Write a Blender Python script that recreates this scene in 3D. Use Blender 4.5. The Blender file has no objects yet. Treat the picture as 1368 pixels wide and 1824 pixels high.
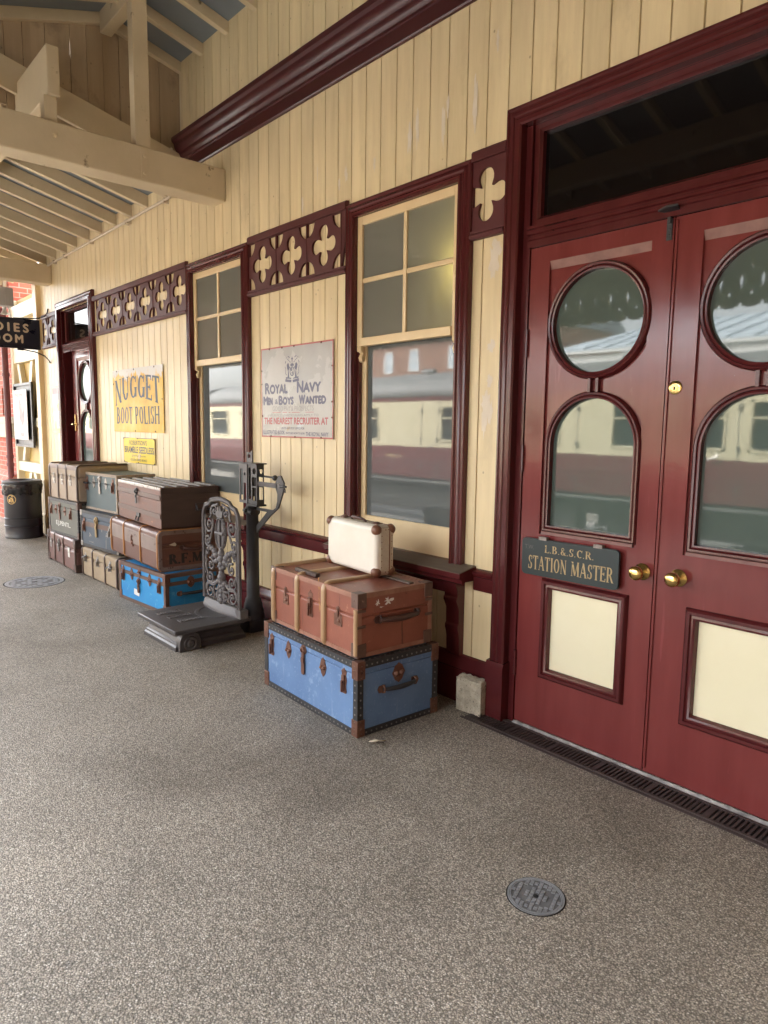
import bpy, bmesh, math, random
from mathutils import Vector, Matrix
random.seed(7)
S = bpy.context.scene
C = S.collection
PI = math.pi
V = Vector

# ------------------------------------------------------------------ camera
CAM_Z, CAM_Y = 1.515, -2.8
yaw, pitch, roll = 0.8454836, 0.1222691, -0.01293976
fw = V((-math.sin(yaw)*math.cos(pitch), math.cos(yaw)*math.cos(pitch), -math.sin(pitch)))
rt = fw.cross(V((0, 0, 1))).normalized()
dn = fw.cross(rt)
r2 = math.cos(roll)*rt + math.sin(roll)*dn
d2 = -math.sin(roll)*rt + math.cos(roll)*dn
cd = bpy.data.cameras.new('camera')
cam = bpy.data.objects.new('camera', cd)
C.objects.link(cam)
cam.matrix_world = Matrix(((r2.x, -d2.x, -fw.x, 0), (r2.y, -d2.y, -fw.y, CAM_Y), (r2.z, -d2.z, -fw.z, CAM_Z), (0, 0, 0, 1)))
cd.sensor_fit = 'VERTICAL'; cd.sensor_height = 36; cd.sensor_width = 27
cd.lens = 24.275
cd.clip_start = 0.05; cd.clip_end = 2000
S.camera = cam

# ------------------------------------------------------------------ sky, sun, exposure
SUN_EL, SUN_AZ = math.radians(48), math.radians(-48)     # azimuth measured from +y, clockwise seen from above
w = bpy.data.worlds.new("World"); S.world = w; w.use_nodes = True
nt = w.node_tree; nt.nodes.clear()
sk = nt.nodes.new('ShaderNodeTexSky'); sk.sky_type = 'NISHITA'; sk.sun_disc = False
sk.sun_elevation = SUN_EL; sk.sun_rotation = SUN_AZ
sk.air_density = 1.0; sk.dust_density = 4.0; sk.ozone_density = 1.0
hs = nt.nodes.new('ShaderNodeHueSaturation'); hs.inputs['Saturation'].default_value = 0.25
bg = nt.nodes.new('ShaderNodeBackground'); bg.inputs['Strength'].default_value = 0.15
wo = nt.nodes.new('ShaderNodeOutputWorld')
nt.links.new(sk.outputs[0], hs.inputs['Color']); nt.links.new(hs.outputs[0], bg.inputs[0]); nt.links.new(bg.outputs[0], wo.inputs[0])
sl = bpy.data.lights.new('sun', 'SUN'); sl.energy = 2.3; sl.angle = math.radians(12); sl.color = (1.0, 0.975, 0.95)
so = bpy.data.objects.new('sun', sl); C.objects.link(so)
sd = V((math.sin(SUN_AZ)*math.cos(SUN_EL), math.cos(SUN_AZ)*math.cos(SUN_EL), math.sin(SUN_EL)))
so.rotation_euler = sd.to_track_quat('Z', 'Y').to_euler(); so.location = (-20, -20, 20)
S.view_settings.view_transform = 'Standard'; S.view_settings.look = 'None'
S.view_settings.exposure = 3.92; S.view_settings.gamma = 1.0
S.view_settings.use_curve_mapping = False
S.render.engine = 'CYCLES'
S.cycles.max_bounces = 8; S.cycles.diffuse_bounces = 5; S.cycles.glossy_bounces = 4
S.cycles.use_denoising = True
S.cycles.caustics_reflective = False; S.cycles.caustics_refractive = False
S.cycles.sample_clamp_indirect = 6

# ------------------------------------------------------------------ materials
def nodes(name):
    m = bpy.data.materials.new(name); m.use_nodes = True
    t = m.node_tree; t.nodes.clear()
    o = t.nodes.new('ShaderNodeOutputMaterial')
    p = t.nodes.new('ShaderNodeBsdfPrincipled')
    t.links.new(p.outputs[0], o.inputs[0])
    return m, t, p, o
def c4(c): return (c[0], c[1], c[2], 1)
def nnode(t, kind, **kw):
    n = t.nodes.new(kind)
    for k, v in kw.items():
        if k in n.inputs: n.inputs[k].default_value = v
        else: setattr(n, k, v)
    return n
def coords(t, scale=(1, 1, 1)):
    tc = t.nodes.new('ShaderNodeTexCoord'); mp = t.nodes.new('ShaderNodeMapping')
    mp.inputs['Scale'].default_value = scale
    t.links.new(tc.outputs['Object'], mp.inputs[0])
    return mp.outputs[0]
def noise(t, vec, scale, detail=4, rough=0.55):
    n = nnode(t, 'ShaderNodeTexNoise', Scale=scale, Detail=detail, Roughness=rough)
    t.links.new(vec, n.inputs['Vector']); return n.outputs['Fac']
def ramp(t, fac, stops):
    r = t.nodes.new('ShaderNodeValToRGB')
    e = r.color_ramp.elements
    while len(e) < len(stops): e.new(0.5)
    for k, (p, c) in enumerate(stops):
        e[k].position = p; e[k].color = c4(c) if len(c) == 3 else c
    t.links.new(fac, r.inputs[0]); return r.outputs[0]
def mix(t, fac, a, b, mode='MIX'):
    m = t.nodes.new('ShaderNodeMix'); m.data_type = 'RGBA'; m.blend_type = mode
    for sock, v in ((m.inputs[0], fac), (m.inputs[6], a), (m.inputs[7], b)):
        if hasattr(v, 'links') or hasattr(v, 'is_linked'): t.links.new(v, sock)
        elif isinstance(v, (int, float)): sock.default_value = v
        else: sock.default_value = c4(v)
    return m.outputs[2]
def bump(t, p, h, strength, dist=0.01):
    b = nnode(t, 'ShaderNodeBump', Strength=strength, Distance=dist)
    t.links.new(h, b.inputs['Height']); t.links.new(b.outputs[0], p.inputs['Normal'])
G0, G1 = (0, 0, 0), (1, 1, 1)
def aged(name, c1, c2, scale=3, stretch=(1, 1, 1), rough=0.5, bmp=0.15, bscale=60, spots=None, metal=0, ior=1.5, coat=0, rvar=0.15, bd=0.004, scratches=None):
    """paint, leather, iron ... : two tones mixed by noise, optional worn spots (colour, scale, threshold), bump"""
    m, t, p, o = nodes(name)
    v = coords(t, stretch)
    n = noise(t, v, scale, 6, 0.6)
    col = mix(t, ramp(t, n, [(0.3, G0), (0.7, G1)]), c1, c2)
    if spots:
        for (sc_, ss, th) in spots:
            q = noise(t, v, ss, 5, 0.65)
            col = mix(t, ramp(t, q, [(th, G0), (th + 0.05, G1)]), col, sc_)
    if scratches:
        sc_, ss, th = scratches
        v2 = coords(t, (1, 1, 0.08))
        q = noise(t, v2, ss, 4, 0.6)
        col = mix(t, ramp(t, q, [(th, G0), (th + 0.04, G1)]), col, sc_)
    t.links.new(col, p.inputs['Base Color'])
    rr = nnode(t, 'ShaderNodeMapRange'); rr.inputs['To Min'].default_value = max(0.03, rough - rvar); rr.inputs['To Max'].default_value = min(1, rough + rvar)
    t.links.new(n, rr.inputs[0]); t.links.new(rr.outputs[0], p.inputs['Roughness'])
    p.inputs['Metallic'].default_value = metal; p.inputs['IOR'].default_value = ior
    p.inputs['Coat Weight'].default_value = coat
    if bmp:
        b = noise(t, coords(t), bscale, 3, 0.6)
        bump(t, p, b, bmp, bd)
    return m

def board_paint(name, base, pitch, phase, axis=0, dirt=(0.20, 0.14, 0.08), rough=0.38, flake=None, var=0.06, dirtamt=0.45, zscale=0.45):
    """painted boards: a slightly different tone per board, brush streaks along the board, grime"""
    m, t, p, o = nodes(name)
    tc = t.nodes.new('ShaderNodeTexCoord'); sp = t.nodes.new('ShaderNodeSeparateXYZ')
    t.links.new(tc.outputs['Object'], sp.inputs[0])
    a = nnode(t, 'ShaderNodeMath', operation='ADD'); a.inputs[1].default_value = phase
    t.links.new(sp.outputs[axis], a.inputs[0])
    d = nnode(t, 'ShaderNodeMath', operation='DIVIDE'); d.inputs[1].default_value = pitch
    t.links.new(a.outputs[0], d.inputs[0])
    f = nnode(t, 'ShaderNodeMath', operation='FLOOR'); t.links.new(d.outputs[0], f.inputs[0])
    wn = t.nodes.new('ShaderNodeTexWhiteNoise'); wn.noise_dimensions = '1D'
    t.links.new(f.outputs[0], wn.inputs['W'])
    lo = tuple(c*(1-var) for c in base); hi = tuple(min(1, c*(1+var)) for c in base)
    col = mix(t, wn.outputs['Value'], lo, hi)
    st = (14, 14, 1.2) if axis != 2 else (1.2, 14, 14)
    v = coords(t, st)
    n = noise(t, v, 1.0, 6, 0.65)
    col = mix(t, ramp(t, n, [(0.35, (0.90, 0.885, 0.86)), (0.7, (1, 1, 1))]), col, col, 'MIX') if False else mix(t, 1.0, col, ramp(t, n, [(0.32, (0.86, 0.84, 0.80)), (0.62, (1.0, 1.0, 1.0))]), 'MULTIPLY')
    v3 = coords(t, (1.0, 1.0, zscale))
    g = noise(t, v3, 2.6, 7, 0.68)
    col = mix(t, ramp(t, g, [(0.56, G0), (0.80, (dirtamt,)*3)]), col, dirt)
    # small nail holes and knocks
    vs = coords(t, (1, 1, 0.8))
    vo = nnode(t, 'ShaderNodeTexVoronoi', Scale=9.0); t.links.new(vs, vo.inputs['Vector'])
    col = mix(t, ramp(t, vo.outputs['Distance'], [(0.035, (0.6,)*3), (0.06, G0)]), col, dirt)
    if flake:
        fc, fs, th = flake
        q = noise(t, coords(t, (1.6, 1, 0.55)), fs, 7, 0.72)
        col = mix(t, ramp(t, q, [(th, G0), (th+0.015, G1)]), col, fc)
    t.links.new(col, p.inputs['Base Color'])
    rr = nnode(t, 'ShaderNodeMapRange'); rr.inputs['To Min'].default_value = rough-0.1; rr.inputs['To Max'].default_value = rough+0.16
    t.links.new(g, rr.inputs[0]); t.links.new(rr.outputs[0], p.inputs['Roughness'])
    hgt = noise(t, coords(t, (50, 50, 4) if axis != 2 else (4, 50, 50)), 1.0, 4, 0.6)
    lg = noise(t, coords(t, (5, 5, 1.2)), 1.0, 2, 0.5)
    ad = nnode(t, 'ShaderNodeMath', operation='ADD'); t.links.new(hgt, ad.inputs[0])
    ml = nnode(t, 'ShaderNodeMath', operation='MULTIPLY'); ml.inputs[1].default_value = 2.5; t.links.new(lg, ml.inputs[0])
    t.links.new(ml.outputs[0], ad.inputs[1])
    bump(t, p, ad.outputs[0], 0.22, 0.003)
    return m

def ground_mat():
    m, t, p, o = nodes('exposed_aggregate_asphalt')
    v = coords(t)
    warp = noise(t, v, 40, 2, 0.5)
    vo = nnode(t, 'ShaderNodeTexVoronoi', Scale=178.0); t.links.new(v, vo.inputs['Vector'])
    sp = t.nodes.new('ShaderNodeSeparateColor'); t.links.new(vo.outputs['Color'], sp.inputs[0])
    stone = ramp(t, sp.outputs[0], [(0.0, (0.085, 0.075, 0.06)), (0.14, (0.19, 0.165, 0.13)), (0.45, (0.36, 0.315, 0.252)), (0.78, (0.465, 0.415, 0.335)), (0.95, (0.60, 0.55, 0.46)), (1.0, (0.82, 0.78, 0.70))])
    # bitumen between the stones
    gap = ramp(t, vo.outputs['Distance'], [(0.40, G0), (0.64, (0.92,)*3)])
    col = mix(t, gap, stone, (0.05, 0.043, 0.035))
    v2 = nnode(t, 'ShaderNodeTexVoronoi', Scale=420.0); t.links.new(v, v2.inputs['Vector'])
    s2 = t.nodes.new('ShaderNodeSeparateColor'); t.links.new(v2.outputs['Color'], s2.inputs[0])
    col = mix(t, 0.34, col, ramp(t, s2.outputs[1], [(0, (0.09, 0.078, 0.06)), (1, (0.56, 0.50, 0.41))]))
    big = noise(t, v, 1.1, 6, 0.62)
    col = mix(t, 1.0, col, ramp(t, big, [(0.3, (0.78, 0.77, 0.75)), (0.52, (1, 1, 1)), (0.75, (1.13, 1.12, 1.10))]), 'MULTIPLY')
    pt = noise(t, v, 0.55, 3, 0.5)
    col = mix(t, 1.0, col, ramp(t, pt, [(0.38, (0.86, 0.85, 0.84)), (0.46, (1, 1, 1)), (0.60, (1.06, 1.06, 1.07))]), 'MULTIPLY')
    gm = nnode(t, 'ShaderNodeTexVoronoi', Scale=1.9); t.links.new(v, gm.inputs['Vector'])
    col = mix(t, ramp(t, gm.outputs['Distance'], [(0.028, (0.55,)*3), (0.045, G0)]), col, (0.07, 0.065, 0.06))
    st = noise(t, v, 3.4, 6, 0.7)
    col = mix(t, ramp(t, st, [(0.66, G0), (0.78, (0.35,)*3)]), col, (0.10, 0.085, 0.07))
    t.links.new(col, p.inputs['Base Color'])
    p.inputs['Roughness'].default_value = 0.72
    inv = nnode(t, 'ShaderNodeMath', operation='SUBTRACT'); inv.inputs[0].default_value = 1.0
    t.links.new(vo.outputs['Distance'], inv.inputs[1])
    bump(t, p, inv.outputs[0], 0.6, 0.004)
    return m

def brick_mat(name, c1, c2, mortar, sc=1.0, rot=False, bw=0.225, bh=0.075):
    m, t, p, o = nodes(name)
    tc = t.nodes.new('ShaderNodeTexCoord'); sp = t.nodes.new('ShaderNodeSeparateXYZ'); cb = t.nodes.new('ShaderNodeCombineXYZ')
    t.links.new(tc.outputs['Object'], sp.inputs[0])
    a = nnode(t, 'ShaderNodeMath', operation='ADD'); t.links.new(sp.outputs[0], a.inputs[0]); t.links.new(sp.outputs[1], a.inputs[1])
    t.links.new(a.outputs[0], cb.inputs[0]); t.links.new(sp.outputs[2], cb.inputs[1])
    b = nnode(t, 'ShaderNodeTexBrick', Scale=1.0)
    b.inputs['Brick Width'].default_value = bw*sc; b.inputs['Row Height'].default_value = bh*sc; b.inputs['Mortar Size'].default_value = 0.007*sc
    b.inputs['Color1'].default_value = c4(c1); b.inputs['Color2'].default_value = c4(c2); b.inputs['Mortar'].default_value = c4(mortar)
    t.links.new(cb.outputs[0], b.inputs['Vector'])
    n = noise(t, coords(t), 5, 5, 0.6)
    col = mix(t, 1.0, b.outputs['Color'], ramp(t, n, [(0.3, (0.75, 0.75, 0.75)), (0.7, (1.1, 1.08, 1.06))]), 'MULTIPLY')
    t.links.new(col, p.inputs['Base Color']); p.inputs['Roughness'].default_value = 0.8
    bump(t, p, b.outputs['Fac'], -0.3, 0.005)
    return m

def glass_mat(name, base, rough=0.03, ior=2.0, wave=0.04):
    """a pane with a dull blind or a dark room close behind it: seen as a dark body under a glossy face"""
    m, t, p, o = nodes(name)
    n = noise(t, coords(t), 2.0, 4, 0.6)
    t.links.new(mix(t, n, tuple(c*0.85 for c in base), tuple(c*1.15 for c in base)), p.inputs['Base Color'])
    p.inputs['Roughness'].default_value = rough; p.inputs['IOR'].default_value = ior
    wv = noise(t, coords(t, (2.2, 2.2, 1.5)), 1.6, 2, 0.5)
    bump(t, p, wv, wave, 0.01)
    return m

def obscured_mat(name):
    m, t, p, o = nodes(name)
    t.nodes.remove(p)
    d = t.nodes.new('ShaderNodeBsdfDiffuse'); tr = t.nodes.new('ShaderNodeBsdfTranslucent'); g = t.nodes.new('ShaderNodeBsdfGlossy')
    d.inputs[0].default_value = (0.28, 0.285, 0.25, 1); tr.inputs[0].default_value = (0.55, 0.52, 0.38, 1)
    g.inputs['Roughness'].default_value = 0.04
    wv = noise(t, coords(t, (3, 3, 2)), 2.0, 3, 0.55)
    b = nnode(t, 'ShaderNodeBump', Strength=0.10, Distance=0.01); t.links.new(wv, b.inputs['Height']); t.links.new(b.outputs[0], g.inputs['Normal'])
    m1 = t.nodes.new('ShaderNodeMixShader'); m1.inputs[0].default_value = 0.45
    t.links.new(d.outputs[0], m1.inputs[1]); t.links.new(tr.outputs[0], m1.inputs[2])
    fr = nnode(t, 'ShaderNodeFresnel', IOR=1.5)
    m2 = t.nodes.new('ShaderNodeMixShader'); t.links.new(fr.outputs[0], m2.inputs[0])
    t.links.new(m1.outputs[0], m2.inputs[1]); t.links.new(g.outputs[0], m2.inputs[2])
    t.links.new(m2.outputs[0], o.inputs[0])
    return m

PITCH, PH = 0.1350, 0.0
BOARD0 = -2.421          # one board joint lies here
MAT = {}
MAT['cream'] = board_paint('cream_painted_boards', (0.74, 0.615, 0.375), PITCH, -BOARD0, flake=((0.80, 0.70, 0.50), 2.2, 0.715))
MAT['cream_trim'] = aged('cream_gloss_paint', (0.68, 0.52, 0.29), (0.74, 0.58, 0.34), 2, (3, 3, 1), 0.4, 0.1, 40, spots=[((0.35, 0.25, 0.14), 9, 0.74)])
MAT['panel_cream'] = aged('pale_cream_panel_paint', (0.78, 0.735, 0.51), (0.82, 0.775, 0.56), 3, (1, 1, 1), 0.4, 0.06, 30)
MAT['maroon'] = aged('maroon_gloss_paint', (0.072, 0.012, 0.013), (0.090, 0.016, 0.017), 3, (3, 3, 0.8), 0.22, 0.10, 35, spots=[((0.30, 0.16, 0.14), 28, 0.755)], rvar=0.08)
MAT['maroon_door'] = aged('maroon_door_paint', (0.150, 0.029, 0.028), (0.188, 0.040, 0.037), 2.5, (4, 4, 0.6), 0.15, 0.10, 16, spots=[((0.46, 0.27, 0.23), 85, 0.735), ((0.20, 0.05, 0.045), 4, 0.66)], rvar=0.07, scratches=((0.21, 0.045, 0.045), 26, 0.66))
MAT['maroon_dull'] = aged('weathered_maroon_paint', (0.070, 0.014, 0.015), (0.090, 0.020, 0.021), 3, (3, 3, 0.8), 0.5, 0.15, 35, spots=[((0.22, 0.12, 0.10), 28, 0.74)], rvar=0.08, ior=1.4)
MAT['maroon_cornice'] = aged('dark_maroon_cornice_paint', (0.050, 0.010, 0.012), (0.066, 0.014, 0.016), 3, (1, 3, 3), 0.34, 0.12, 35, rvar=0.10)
MAT['maroon_lit_worn'] = aged('lit_and_worn_maroon', (0.16, 0.06, 0.045), (0.24, 0.11, 0.085), 12, (1, 1, 1), 0.45, 0.3, 60)  # paler maroon: ground reflection painted on upper chamfers, wear on lower ledges
MAT['sill_top'] = aged('weathered_sill', (0.10, 0.075, 0.055), (0.15, 0.115, 0.085), 6, (1, 6, 1), 0.7, 0.3, 50)
MAT['timber'] = aged('dirty_cream_roof_timber', (0.56, 0.455, 0.295), (0.64, 0.53, 0.355), 3, (1, 1, 1), 0.55, 0.25, 30, spots=[((0.20, 0.14, 0.085), 4.5, 0.66)])
MAT['gable'] = board_paint('grimy_gable_boards', (0.42, 0.315, 0.20), 0.19, 0.0, axis=1, dirt=(0.09, 0.065, 0.045), rough=0.6, var=0.16, dirtamt=0.85, zscale=0.8)
MAT['sheet'] = aged('blue_grey_roof_sheet', (0.16, 0.185, 0.205), (0.21, 0.235, 0.255), 2, (1, 1, 1), 0.5, 0.1, 20, spots=[((0.16, 0.13, 0.11), 5, 0.7)])
MAT['ground'] = ground_mat()
MAT['ballast'] = aged('track_ballast', (0.34, 0.33, 0.31), (0.50, 0.48, 0.45), 18, (1, 1, 1), 0.9, 0.8, 18, bd=0.05)
MAT['stone_edge'] = aged('platform_edge_slab', (0.30, 0.28, 0.25), (0.40, 0.38, 0.34), 4, rough=0.8)
MAT['pane'] = glass_mat('blind_backed_pane', (0.105, 0.12, 0.118), ior=1.6)
MAT['pane_door'] = glass_mat('door_pane', (0.085, 0.115, 0.10), ior=1.6)
MAT['pane_dark'] = glass_mat('dark_fanlight_pane', (0.006, 0.005, 0.005), ior=1.45)
MAT['obscured'] = obscured_mat('obscured_pane')
MAT['brass'] = aged('polished_brass', (0.62, 0.42, 0.14), (0.72, 0.52, 0.2), 8, rough=0.18, metal=1, bmp=0.05, rvar=0.06)
MAT['black_metal'] = aged('black_iron', (0.014, 0.014, 0.016), (0.022, 0.021, 0.022), 6, rough=0.42, bmp=0.2, bscale=80)
MAT['cast'] = aged('black_painted_cast_iron', (0.020, 0.021, 0.024), (0.036, 0.035, 0.036), 5, rough=0.42, bmp=0.3, bscale=90, spots=[((0.07, 0.06, 0.052), 22, 0.68)])
MAT['cast_plate'] = aged('worn_grey_iron_plate', (0.050, 0.047, 0.047), (0.085, 0.078, 0.076), 7, rough=0.42, bmp=0.35, bscale=120, spots=[((0.12, 0.10, 0.085), 16, 0.66)])
MAT['cast_grey'] = aged('dusty_cast_iron', (0.095, 0.088, 0.088), (0.155, 0.145, 0.142), 6, rough=0.55, bmp=0.3, bscale=90, spots=[((0.15, 0.13, 0.12), 18, 0.68)], ior=1.4)
MAT['drain'] = aged('rusted_drain_iron', (0.040, 0.030, 0.029), (0.075, 0.055, 0.05), 9, rough=0.6, bmp=0.4, bscale=120, spots=[((0.22, 0.2, 0.18), 14, 0.70)])
MAT['dark'] = aged('dark_void', (0.006, 0.006, 0.006), (0.009, 0.008, 0.008), 3, rough=0.9, bmp=0)
MAT['galv'] = aged('galvanised_cover', (0.22, 0.235, 0.25), (0.33, 0.345, 0.36), 14, rough=0.5, metal=0.4, bmp=0.2, bscale=90)
MAT['galv_dark'] = aged('cover_gaps', (0.10, 0.10, 0.102), (0.15, 0.15, 0.15), 14, rough=0.7, bmp=0.2)
MAT['block'] = aged('concrete_block', (0.30, 0.265, 0.20), (0.58, 0.53, 0.41), 22, rough=0.9, bmp=0.9, bscale=55, spots=[((0.12, 0.11, 0.095), 16, 0.62), ((0.05, 0.045, 0.04), 120, 0.60), ((0.5, 0.42, 0.2), 8, 0.70)], bd=0.01)
MAT['conduit'] = aged('cream_conduit', (0.5, 0.42, 0.30), (0.6, 0.51, 0.38), 4, rough=0.4, bmp=0.05)
MAT['sealant'] = aged('dirty_threshold_mortar', (0.16, 0.16, 0.155), (0.62, 0.61, 0.58), 16, rough=0.8, bmp=0.6, bscale=60)
MAT['filler'] = aged('bare_filler', (0.66, 0.58, 0.46), (0.74, 0.66, 0.54), 12, rough=0.75, bmp=0.2)

# ------------------------------------------------------------------ mesh helpers
class MB:
    def __init__(s, M=None): s.v = []; s.f = []; s.M = M
    def add(s, vs, fs):
        b = len(s.v)
        for p in vs:
            p = V(p)
            s.v.append(s.M @ p if s.M else p)
        s.f += [tuple(b+i for i in f) for f in fs]
    def box(s, x0, x1, y0, y1, z0, z1):
        s.add([(x0, y0, z0), (x1, y0, z0), (x1, y1, z0), (x0, y1, z0), (x0, y0, z1), (x1, y0, z1), (x1, y1, z1), (x0, y1, z1)],
              [(3, 2, 1, 0), (4, 5, 6, 7), (0, 1, 5, 4), (1, 2, 6, 5), (2, 3, 7, 6), (3, 0, 4, 7)])
        return s
    def prism(s, poly, vec):
        n = len(poly); vec = V(vec)
        s.add([V(p) for p in poly] + [V(p)+vec for p in poly],
              [tuple(range(n))[::-1], tuple(range(n, 2*n))] + [(i, (i+1) % n, n+(i+1) % n, n+i) for i in range(n)])
        return s
    def xpro(s, yz, x0, x1):
        return s.prism([(x0, y, z) for y, z in yz], (x1-x0, 0, 0))
    def xz(s, pts, y, th):            # flat outline in a wall-parallel plane, thickness th towards -y
        return s.prism([(x, y, z) for x, z in pts], (0, -th, 0))
    def beam(s, a, b, w, h, up=(0, 0, 1)):
        a, b = V(a), V(b); d = (b-a).normalized(); u = V(up); sd = d.cross(u).normalized(); u = sd.cross(d).normalized()
        P = [a+sd*i*w/2+u*j*h/2 for i, j in ((-1, -1), (1, -1), (1, 1), (-1, 1))]
        s.prism(P, b-a); return s
    def tube(s, pts, r, n=8, closed=False, caps=True):
        pts = [V(p) for p in pts]; N = len(pts)
        rs = r if isinstance(r, (list, tuple)) else [r]*N
        vs = []; up = None
        for i, p in enumerate(pts):
            a = pts[(i-1) % N] if (closed or i > 0) else p
            b = pts[(i+1) % N] if (closed or i < N-1) else p
            d = (b-a).normalized()
            if up is None:
                up = V((0, 0, 1)) if abs(d.z) < 0.9 else V((1, 0, 0))
            sd = d.cross(up).normalized(); up = sd.cross(d).normalized()
            for k in range(n):
                t = 2*PI*k/n
                vs.append(p + (sd*math.cos(t)+up*math.sin(t))*rs[i])
        fs = []
        for i in range(N if closed else N-1):
            for k in range(n):
                a, b = i*n, ((i+1) % N)*n
                fs.append((a+k, a+(k+1) % n, b+(k+1) % n, b+k))
        if caps and not closed:
            fs.append(tuple(range(n))[::-1]); fs.append(tuple((N-1)*n+k for k in range(n)))
        s.add(vs, fs); return s
    def lathe(s, prof, c, ax=(0, 0, 1), n=24):
        ax = V(ax).normalized(); e1 = ax.orthogonal().normalized(); e2 = ax.cross(e1); c = V(c)
        vs = [c+ax*z+(e1*math.cos(2*PI*k/n)+e2*math.sin(2*PI*k/n))*max(r, 1e-5) for r, z in prof for k in range(n)]
        fs = [(i*n+k, i*n+(k+1) % n, (i+1)*n+(k+1) % n, (i+1)*n+k) for i in range(len(prof)-1) for k in range(n)]
        s.add(vs, fs); return s
    def dome(s, c, ax, r, h=None, n=8):
        h = h or r*0.6
        return s.lathe([(r, 0), (r*0.8, h*0.6), (r*0.4, h*0.93), (0, h)], c, ax, n)
    def sweep(s, path, prof, closed=False, org=(0, 0, 0), ux=(1, 0, 0), uz=(0, 0, 1), nrm=(0, -1, 0)):
        """path [(x,z)], prof [(u,d)]: u along the left-hand normal of the path, d proud along nrm; mitred"""
        org, ux, uz, nrm = V(org), V(ux), V(uz), V(nrm)
        N = len(path); P = [V((p[0], p[1])) for p in path]; vs = []
        for i in range(N):
            if closed or 0 < i < N-1:
                a = (P[i]-P[(i-1) % N]).normalized(); b = (P[(i+1) % N]-P[i]).normalized()
                na = V((-a.y, a.x)); nb = V((-b.y, b.x)); m = (na+nb)
                m = m/max(0.3, m.dot(na)) if m.length > 1e-6 else na
            else:
                a = (P[1]-P[0]).normalized() if i == 0 else (P[-1]-P[-2]).normalized()
                m = V((-a.y, a.x))
            for u, d in prof:
                q = P[i]+m*u
                vs.append(org+ux*q.x+uz*q.y+nrm*d)
        k = len(prof); fs = []
        for i in range(N if closed else N-1):
            j = (i+1) % N
            for q in range(k-1):
                fs.append((i*k+q, j*k+q, j*k+q+1, i*k+q+1))
        if not closed:
            fs.append(tuple(range(k))); fs.append(tuple((N-1)*k+q for q in range(k))[::-1])
        s.add(vs, fs); return s
    def build(s, name, mat, parent=None, bevel=0, seg=2, smooth=30, loc=None, recalc=True):
        me = bpy.data.meshes.new(name); me.from_pydata([tuple(p) for p in s.v], [], s.f)
        if recalc:
            bm = bmesh.new(); bm.from_mesh(me); bmesh.ops.recalc_face_normals(bm, faces=bm.faces); bm.to_mesh(me); bm.free()
        me.materials.append(MAT[mat] if isinstance(mat, str) else mat)
        o = bpy.data.objects.new(name, me); C.objects.link(o)
        if parent: o.parent = parent
        if loc: o.location = loc
        if smooth:
            me.shade_smooth(); me.set_sharp_from_angle(angle=math.radians(smooth))
        if bevel:
            b = o.modifiers.new('bevel', 'BEVEL'); b.width = bevel; b.segments = seg; b.limit_method = 'ANGLE'; b.angle_limit = math.radians(40); b.harden_normals = False
        return o

def thing(name, label, cat, loc=(0, 0, 0), rz=0, group=None):
    o = bpy.data.objects.new(name, None); C.objects.link(o); o.location = loc; o.rotation_euler = (0, 0, rz)
    o.empty_display_size = 0.1
    return tag(o, label, cat, group)
def tag(o, label, cat, group=None):
    o['label'] = label; o['category'] = cat
    if group: o['group'] = group
    return o
def struct(o): o['kind'] = 'structure'; return o

def circle(cx, cz, r, n=40, a0=0, a1=2*PI, rz=None):
    rz = rz or r
    full = abs(a1-a0-2*PI) < 1e-6
    return [(cx+r*math.cos(a0+(a1-a0)*k/(n if full else n-1)), cz+rz*math.sin(a0+(a1-a0)*k/(n if full else n-1))) for k in range(n)]
def arch(cx, hw, z0, zs, n=24):     # outline: round top, flat foot, anticlockwise
    return [(cx-hw, z0), (cx+hw, z0)] + circle(cx, zs, hw, n, 0, PI)

def holed(mb, outline, holes, y, th):
    """flat board in the wall plane with real cut-outs (filled 2D curve), front face at y, thickness th backwards"""
    cu = bpy.data.curves.new('tmp', 'CURVE'); cu.dimensions = '2D'; cu.fill_mode = 'BOTH'; cu.extrude = th/2
    for poly in [outline]+holes:
        sp = cu.splines.new('POLY'); sp.points.add(len(poly)-1); sp.use_cyclic_u = True
        for p, q in zip(sp.points, poly): p.co = (q[0], q[1], 0, 1)
    ob = bpy.data.objects.new('tmp', cu); C.objects.link(ob)
    me = bpy.data.meshes.new_from_object(ob)
    mb.add([(v.co.x, y+th/2-v.co.z, v.co.y) for v in me.vertices], [tuple(p.vertices) for p in me.polygons])
    bpy.data.objects.remove(ob); bpy.data.curves.remove(cu); bpy.data.meshes.remove(me)
    return mb

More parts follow.
